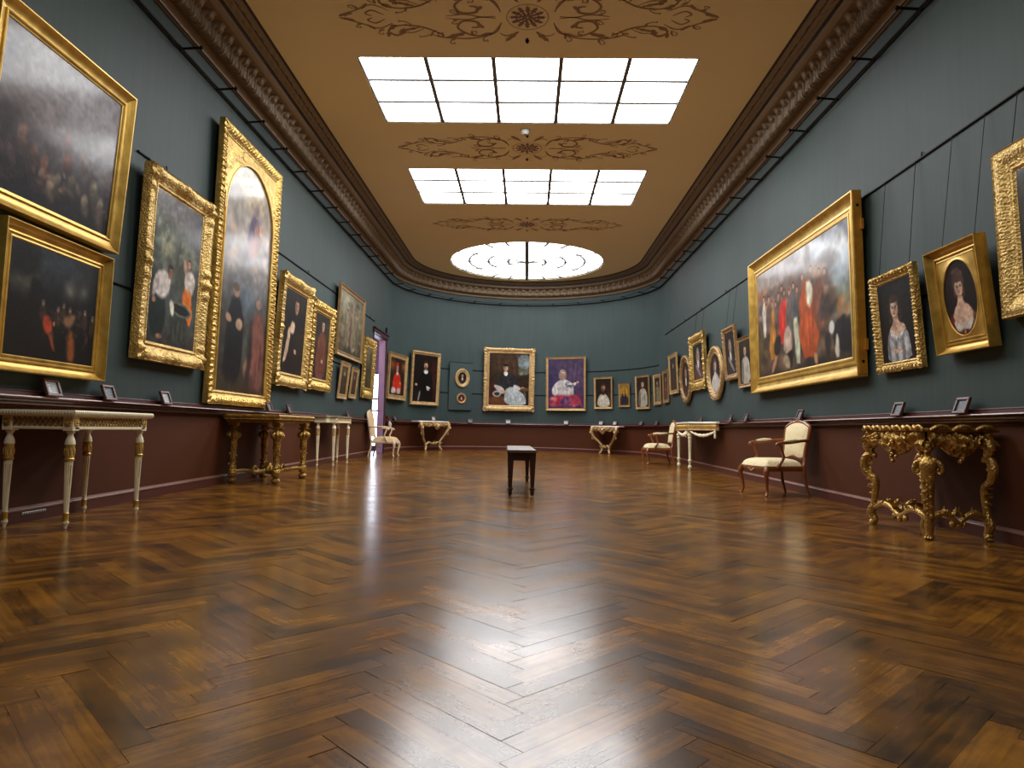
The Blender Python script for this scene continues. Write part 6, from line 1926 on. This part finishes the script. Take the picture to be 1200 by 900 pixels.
# ------------------------------------------------------------------ armchairs
def armchair(label, loc, rz, wood, cloth, back_h, carved=True):
    t = empty('armchair', (loc[0], loc[1], floor_z(*loc)), rz); tag(t, label, 'armchair')
    wf, wb, d = .31, .255, .27       # half widths front/back, half depth
    sh = .36
    def cab(x, y, dx, dy, top):
        l = MB()
        l.tube([(x, y, top), (x + dx * .030, y + dy * .030, top - .06), (x + dx * .032, y + dy * .032, top - .11), (x + dx * .008, y + dy * .008, top - .21), (x - dx * .004, y - dy * .004, .07), (x + dx * .012, y + dy * .012, .026), (x + dx * .03, y + dy * .03, .012)],
               [.030, .034, .029, .020, .015, .016, .013], seg=12, smooth=5)
        l.ball((x + dx * .026, y + dy * .026, .013), (.02, .02, .013), 10, 6)
        g = l.build('leg', wood, t)
        if carved:
            c = MB(); c.ball((x + dx * .05, y + dy * .05, top - .06), (.017, .017, .022), 8, 6)
            acanthus(c, (x + dx * .045, y + dy * .045, top - .08), (dx * .1, dy * .1, -1), .09, .02, up=(dx, dy, 0), curl=.12); c.build('carved_knee', wood, g)
    q = math.sqrt(.5)
    cab(-wf + .02, d - .01, -q, q, sh); cab(wf - .02, d - .01, q, q, sh)
    for s in (-1, 1):
        l = MB(); l.tube([(s * wb, -d + .01, sh + .02), (s * wb, -d - .0, .2), (s * (wb + .01), -d - .04, .06), (s * (wb + .012), -d - .055, .0)], [.024, .021, .017, .017], seg=10, smooth=4); l.build('leg', wood, t)
    # seat rail
    r = MB(); per = []
    prof = [(-wb, -d), (wb, -d), (wf, d - .03), (wf * .8, d + .012), (0, d + .03), (-wf * .8, d + .012), (-wf, d - .03)]
    r.slab(prof, 0, 0, [(.012, sh - .055), (0, sh - .045), (-.004, sh - .02), (.0, sh), (.012, sh + .012)])
    if carved:
        for k in range(5): r.ball(((k - 2) * .03, d + .034, sh - .04 - .012 * (2 - abs(k - 2))), (.018, .012, .018), 8, 6)
    rail = r.build('seat_rail', wood, t)
    # cushion
    n = 24; G = np.zeros((n, n, 3))
    for i in range(n):
        for j in range(n):
            u = i / (n - 1) * 2 - 1; v = j / (n - 1)
            ww = wb + (wf - wb) * v - .002; y = -d + .03 + (2 * d + .0 - .03) * v + .03 * v * (1 - u * u)
            e = max(abs(u), abs(2 * v - 1)); dome = (1 - e ** 5) ** .6
            G[i, j] = (u * ww, y, sh + .004 + .10 * dome * (.86 + .14 * (1 - u * u)))
    c = MB(); c.grid(G); c.build('seat_cushion', cloth, t, smooth=80)
    # back
    lean = .16
    def bp(x, z, y=0): return (x, -d + .0 - (z - sh) * lean + y, z)
    z0, z1 = sh + .12, back_h
    H_ = z1 - z0; hw = wb - .0
    loop = [(-hw * .86, z0), (-hw * .55, z0 - .012), (0, z0 + .012), (hw * .55, z0 - .012), (hw * .86, z0), (hw * .90, z0 + H_ * .25), (hw * 1.0, z0 + H_ * .55), (hw * 1.02, z0 + H_ * .8), (hw * .86, z1 - .055), (hw * .5, z1 - .02), (0, z1 - .004), (-hw * .5, z1 - .02), (-hw * .86, z1 - .055), (-hw * 1.02, z0 + H_ * .8), (-hw * 1.0, z0 + H_ * .55), (-hw * .90, z0 + H_ * .25)]
    f = MB(); f.tube([bp(x, z) for x, z in loop], .024, seg=10, closed=True, smooth=4)
    for s in (-1, 1): f.tube([(s * wb, -d + .01, sh), bp(s * hw * .93, z0 - .05), bp(s * hw * .88, z0 + .02)], [.024, .022, .022], seg=10, smooth=4)
    fr = f.build('back_frame', wood, t)
    cr = MB()
    for k in range(5): cr.ball(bp((k - 2) * .026, z1 + .012 - .008 * abs(k - 2), .012), (.02, .014, .024 - .004 * abs(k - 2)), 8, 6)
    for s in (-1, 1): acanthus(cr, bp(s * .04, z1, .012), (s, 0, -.15), .11, .02, up=(0, 1, 0), curl=.15)
    cr.build('carved_crest', wood, fr)
    n = 20; na = len(loop) * 3
    L2, _ = spline([Vector((x, z, 0)) for x, z in loop], [1] * len(loop), 3, True)
    cz = (z0 + z1) / 2
    for sgn, nm in ((1, 'back_upholstery'), (-1, 'back_lining')):
        G = np.zeros((na + 1, 9, 3))
        for i in range(na + 1):
            p = L2[i % na]
            for j in range(9):
                q_ = j / 8; x = p.x * q_; z = cz + (p.y - cz) * q_
                b = bp(x, z, sgn * (.012 + .034 * (1 - q_ ** 3)))
                G[i, j] = b
        m = MB(); m.grid(G); m.build(nm, cloth, t, smooth=80)
    # arms
    for s in (-1, 1):
        a = MB()
        za = sh + .30
        p0 = bp(s * hw * .97, za + .03)
        ax = s * (wf + .015)
        a.tube([p0, (s * (wb + .035), -d + .07, za + .022), (ax, -.02, za), (ax + s * .006, .08, za - .004), (ax, .135, za - .02), (ax - s * .004, .15, za - .045)], [.019, .02, .02, .021, .022, .014], seg=10, smooth=5)
        a.tube([(ax, .10, za - .012), (ax + s * .0, .085, za - .09), (s * (wf + .005), .05, za - .18), (s * (wf - .005), .10, sh + .03), (s * (wf - .012), .115, sh - .01)], [.019, .018, .018, .022, .024], seg=10, smooth=5)
        arm = a.build('arm', wood, t)
        m = MB(); m.tube([(s * (wb + .05), -d + .12, za + .03), (ax, -.06, za + .024), (ax, .045, za + .014)], [.018, .03, .02], seg=12, smooth=6, flat=.8, up=(0, 0, 1)); m.build('arm_pad', cloth, arm, smooth=60)
    return t


armchair('honey-brown armchair in cream damask between the procession painting and the carved gilded console', (3.21, 8.80), math.radians(101), M['walnut'], M['upholstery'], .93)
armchair('farther brown armchair, half hidden behind the swagged marble-topped console', (3.02, 15.50), math.radians(90), M['walnut'], M['upholstery'], .96)
armchair('cream-framed armchair in tan upholstery standing before the lavender doorway', (-3.26, 16.02), math.radians(-90), M['pale_wood'], M['upholstery_tan'], 1.06)


# ------------------------------------------------------------------ bench
def bench():
    t = empty('bench', (-.015, 8.82, floor_z(0, 8.82)), math.radians(1.6)); tag(t, 'long dark wooden bench standing alone in the middle of the parquet', 'bench')
    h = .515; hx, hy = .172, 1.10
    m = MB(); m.slab(rect(-hx, hx, -hy, hy), 0, 0, [(.012, h - .03), (.0, h - .022), (.0, h - .01), (.01, h)]); m.build('bench_top', M['bench_top'], t)
    a = MB()
    for s in (-1, 1):
        a.box(min(s * .125, s * .15), max(s * .125, s * .15), -hy + .06, hy - .06, h - .12, h - .028, .003); a.box(-.12, .12, min(s * (hy - .075), s * (hy - .05)), max(s * (hy - .075), s * (hy - .05)), h - .12, h - .028, .003)
    a.build('apron', M['dark_wood'], t)
    for sx in (-1, 1):
        for sy in (-1, 1):
            x, y = sx * .125, sy * (hy - .075)
            l = MB()
            l.slab(rect(-.036, .036, -.036, .036), 0, 0, [(.012, .095), (.0, h - .13), (.0, h - .03)]) if False else None
            vs = []
            for z, r in ((.085, .02), (h - .13, .034), (h - .03, .036)): vs.append((z, r))
            ring = [(-1, -1), (1, -1), (1, 1), (-1, 1)]
            V = [(x + a_ * r, y + b_ * r, z) for z, r in vs for a_, b_ in ring]
            F = [(k * 4 + i, k * 4 + (i + 1) % 4, k * 4 + 4 + (i + 1) % 4, k * 4 + 4 + i) for k in range(2) for i in range(4)] + [(3, 2, 1, 0), (8, 9, 10, 11)]
            l.add(V, F)
            leg = l.build('leg', M['dark_wood'], t, smooth=30)
            f = MB(); f.lathe([(.022, .088), (.034, .082), (.036, .07), (.026, .06), (.022, .05), (.024, .03), (.018, .006), (.017, 0)], (x, y, 0), 18); f.build('turned_foot', M['dark_wood'], leg)


bench()


# ------------------------------------------------------------------ caption stands on the dado ledge
def caption_stand(mat4, label, card='card', group=None):
    t = empty('caption_stand', mat=mat4); tag(t, label, 'caption stand', group)
    # local: x along the wall, y into the room, z up; face leans back towards the wall
    T = Matrix.Translation((0, .036, .003)) @ Matrix.Rotation(math.radians(20), 4, 'X')
    w, h, b, th = .165, .14, .022, .024
    f = MB()
    for x0, x1, z0, z1 in ((-w / 2, w / 2, 0, b), (-w / 2, w / 2, h - b, h), (-w / 2, -w / 2 + b, b, h - b), (w / 2 - b, w / 2, b, h - b)): f.box(x0, x1, 0, th, z0, z1, .003)
    f.box(-w / 2 + .004, w / 2 - .004, -.004, .004, .004, h - .004, .001)
    f.xform(T); f.build('frame', M['stand'], t, smooth=30)
    c = MB(); c.box(-w / 2 + b, w / 2 - b, .004, .009, b, h - b, .001); c.xform(T); cd = c.build('caption_card', M[card], t, smooth=0)
    k = MB(); R = random.Random(int(abs(mat4.translation.y) * 100))
    for i in range(6):
        z = h - b - .014 - i * .0115; x1 = w / 2 - b - .012 - R.random() * .035
        k.add([(-w / 2 + b + .008, .0094, z), (x1, .0094, z), (x1, .0094, z - .004), (-w / 2 + b + .008, .0094, z - .004)], [(0, 1, 2, 3)])
    k.xform(T); k.build('printed_lines', M['ink'], cd, smooth=0, recalc=False)
    s = MB(); s.box(-.05, .05, -.03, .026, 0, .012, .003); s.box(-.012, .012, -.026, -.012, .01, .085, .003); s.build('support', M['stand'], t, smooth=30)


def wall_mat(P, n):
    r = Vector((n.y, -n.x, 0))
    return Matrix(((r.x, n.x, 0, P.x), (r.y, n.y, 0, P.y), (0, 0, 1, P.z), (0, 0, 0, 1)))


LEDGE = 1.0015
for y, lab, cd in ((5.21, 'caption stand on the left dado ledge, nearest the left edge, light card', 'card'), (5.93, 'caption stand on the left dado ledge right of the dark night painting, grey card', 'card_dark'),
                   (6.88, 'caption stand on the left dado ledge below the well scene, white card', 'card'), (9.42, 'caption stand just below the right corner of the tall altarpiece', 'card_dark'),
                   (10.52, 'caption stand on the left ledge below the figure with the cream stole', 'card_dark'), (14.0, 'caption stand on the left ledge above the cream and gilt console', 'card_dark')):
    caption_stand(wall_mat(Vector((-A + (.16 if 9 < y < 10 else .058), y, LEDGE)), Vector((1, 0, 0))), lab, cd)
for y, lab, cd in ((5.66, 'caption stand on the right dado ledge above the carved gilded console, nearest the right edge', 'card_dark'), (6.62, 'caption stand on the right ledge below the lady in silvery white', 'card_dark'),
                   (8.98, 'caption stand on the right ledge directly behind the near armchair', 'card_dark'), (11.18, 'caption stand on the right ledge left of the near armchair, under the procession painting', 'card_dark'),
                   (12.02, 'caption stand on the right ledge just right of the white marble console top', 'card_dark'), (14.06, 'caption stand on the right ledge behind the middle of the white marble console top', 'card_dark')):
    caption_stand(wall_mat(Vector((A - .058, y, LEDGE)), Vector((-1, 0, 0))), lab, cd)
for s, lab, cd in ((-1.396, 'caption stand on the far ledge below the scarlet-robed portrait', 'card_dark'), (-.9, 'caption stand standing on the left far marble-topped gilded console', 'card'), (-.486, 'caption stand on the far ledge under the teal board of ovals', 'card_dark'),
                   (-.144, 'bright white caption card on the far ledge under the central prelate portrait', 'card'), (.365, 'caption stand on the far ledge under the purple portrait', 'card'), (.694, 'caption stand above the left part of the right-hand far marble console', 'card'),
                   (.839, 'caption stand above the right part of the right-hand far marble console', 'card'), (1.157, 'caption stand on the far ledge under the grey-white robed figure', 'card_dark'), (1.429, 'caption stand on the curved ledge left of the far brown armchair back', 'card_dark')):
    on_top = s == -.9
    P, n = apse(s, .24 if on_top else .058); caption_stand(wall_mat(P + Vector((0, 0, 1.0405 if on_top else LEDGE)), n), lab, cd)


# ------------------------------------------------------------------ odds and ends
def wall_fixture():
    P, n = apse(-1.545, .10)
    t = empty('wall_fixture', mat=wall_mat(P + Vector((0, 0, .78)), n)); tag(t, 'dark red wall fixture with two white canisters, just right of the doorway', 'wall fixture')
    b = MB(); b.box(-.09, .09, -.09, -.07 + .03, .0, .36, .006); b.build('backplate', M['red_paint'], t, smooth=30)
    for x, h in ((-.045, .2), (.04, .23)):
        c = MB(); c.lathe([(.034, .02), (.036, .024), (.036, h * .75), (.028, h * .86), (.012, h * .92), (.012, h)], (x, 0, 0), 20); k = c.build('canister', M['white_plastic'], t)
        v = MB(); v.lathe([(.018, h), (.018, h + .03), (.01, h + .04)], (x, 0, 0), 12); v.tube([(x, 0, h + .03), (x + .0, .03, h + .05), (x + .0, .05, h + .02)], .007, seg=6, smooth=3); v.build('valve', M['red_paint'], k)
    c = MB(); c.box(-.09, .09, -.05, .045, .0, .02, .004); c.build('shelf', M['red_paint'], t, smooth=30)


wall_fixture()


def vent():
    y = 5.17; zf = floor_z(-A, y)
    t = empty('skirting_vent', (-A + .028, y, zf + .065)); tag(t, 'small pale slotted vent low in the skirting under the white and gilt console', 'vent')
    f = MB(); f.box(-.004, .005, -.125, .125, -.009, .009, .002); f.build('vent_plate', M['white_plastic'], t, smooth=30)
    for k in range(9):
        y = -.108 + .216 * k / 8
        s = MB(); s.box(.003, .0062, y - .009, y + .009, -.006, .003, .001); s.build('slot', M['iron'], t, smooth=0)


vent()

# ================================================================== CAMERA, LIGHT, VIEW
scene = bpy.context.scene
cd = bpy.data.cameras.new('camera'); cd.lens = 24.0; cd.sensor_width = 36.0; cd.sensor_fit = 'HORIZONTAL'; cd.clip_end = 200; cd.clip_start = .05
cam = bpy.data.objects.new('camera', cd); COL.objects.link(cam)
yaw, pitch, roll = .02244, .06758, .01763
cy, sy, cp, sp, cr, sr = math.cos(yaw), math.sin(yaw), math.cos(pitch), math.sin(pitch), math.cos(roll), math.sin(roll)
fwd = Vector((-sy * cp, cy * cp, sp)); rt = Vector((cy, sy, 0)); up = rt.cross(fwd)
R = rt * cr + up * sr; U = -rt * sr + up * cr
cam.matrix_world = Matrix(((R.x, U.x, -fwd.x, CAM[0]), (R.y, U.y, -fwd.y, CAM[1]), (R.z, U.z, -fwd.z, CAM[2]), (0, 0, 0, 1)))
scene.camera = cam

ll = bpy.data.lights.new('lobby_fill_light', 'POINT'); ll.energy = 60; ll.shadow_soft_size = .15; ll.color = (1, .93, .95)  # unseen fill light added to brighten the lavender reveal, no fitting
lo = bpy.data.objects.new('lobby_fill_light', ll); COL.objects.link(lo); lo.location = (-4.7, 16.4, 3.0)
w = bpy.data.worlds.new('world'); scene.world = w; w.use_nodes = True
w.node_tree.nodes['Background'].inputs[0].default_value = (.75, .85, 1, 1); w.node_tree.nodes['Background'].inputs[1].default_value = .6

vs = scene.view_settings
scene.display_settings.display_device = 'sRGB'
vs.view_transform = 'Standard'; vs.look = 'None'; vs.exposure = 0.0; vs.gamma = 1.0; vs.use_curve_mapping = False
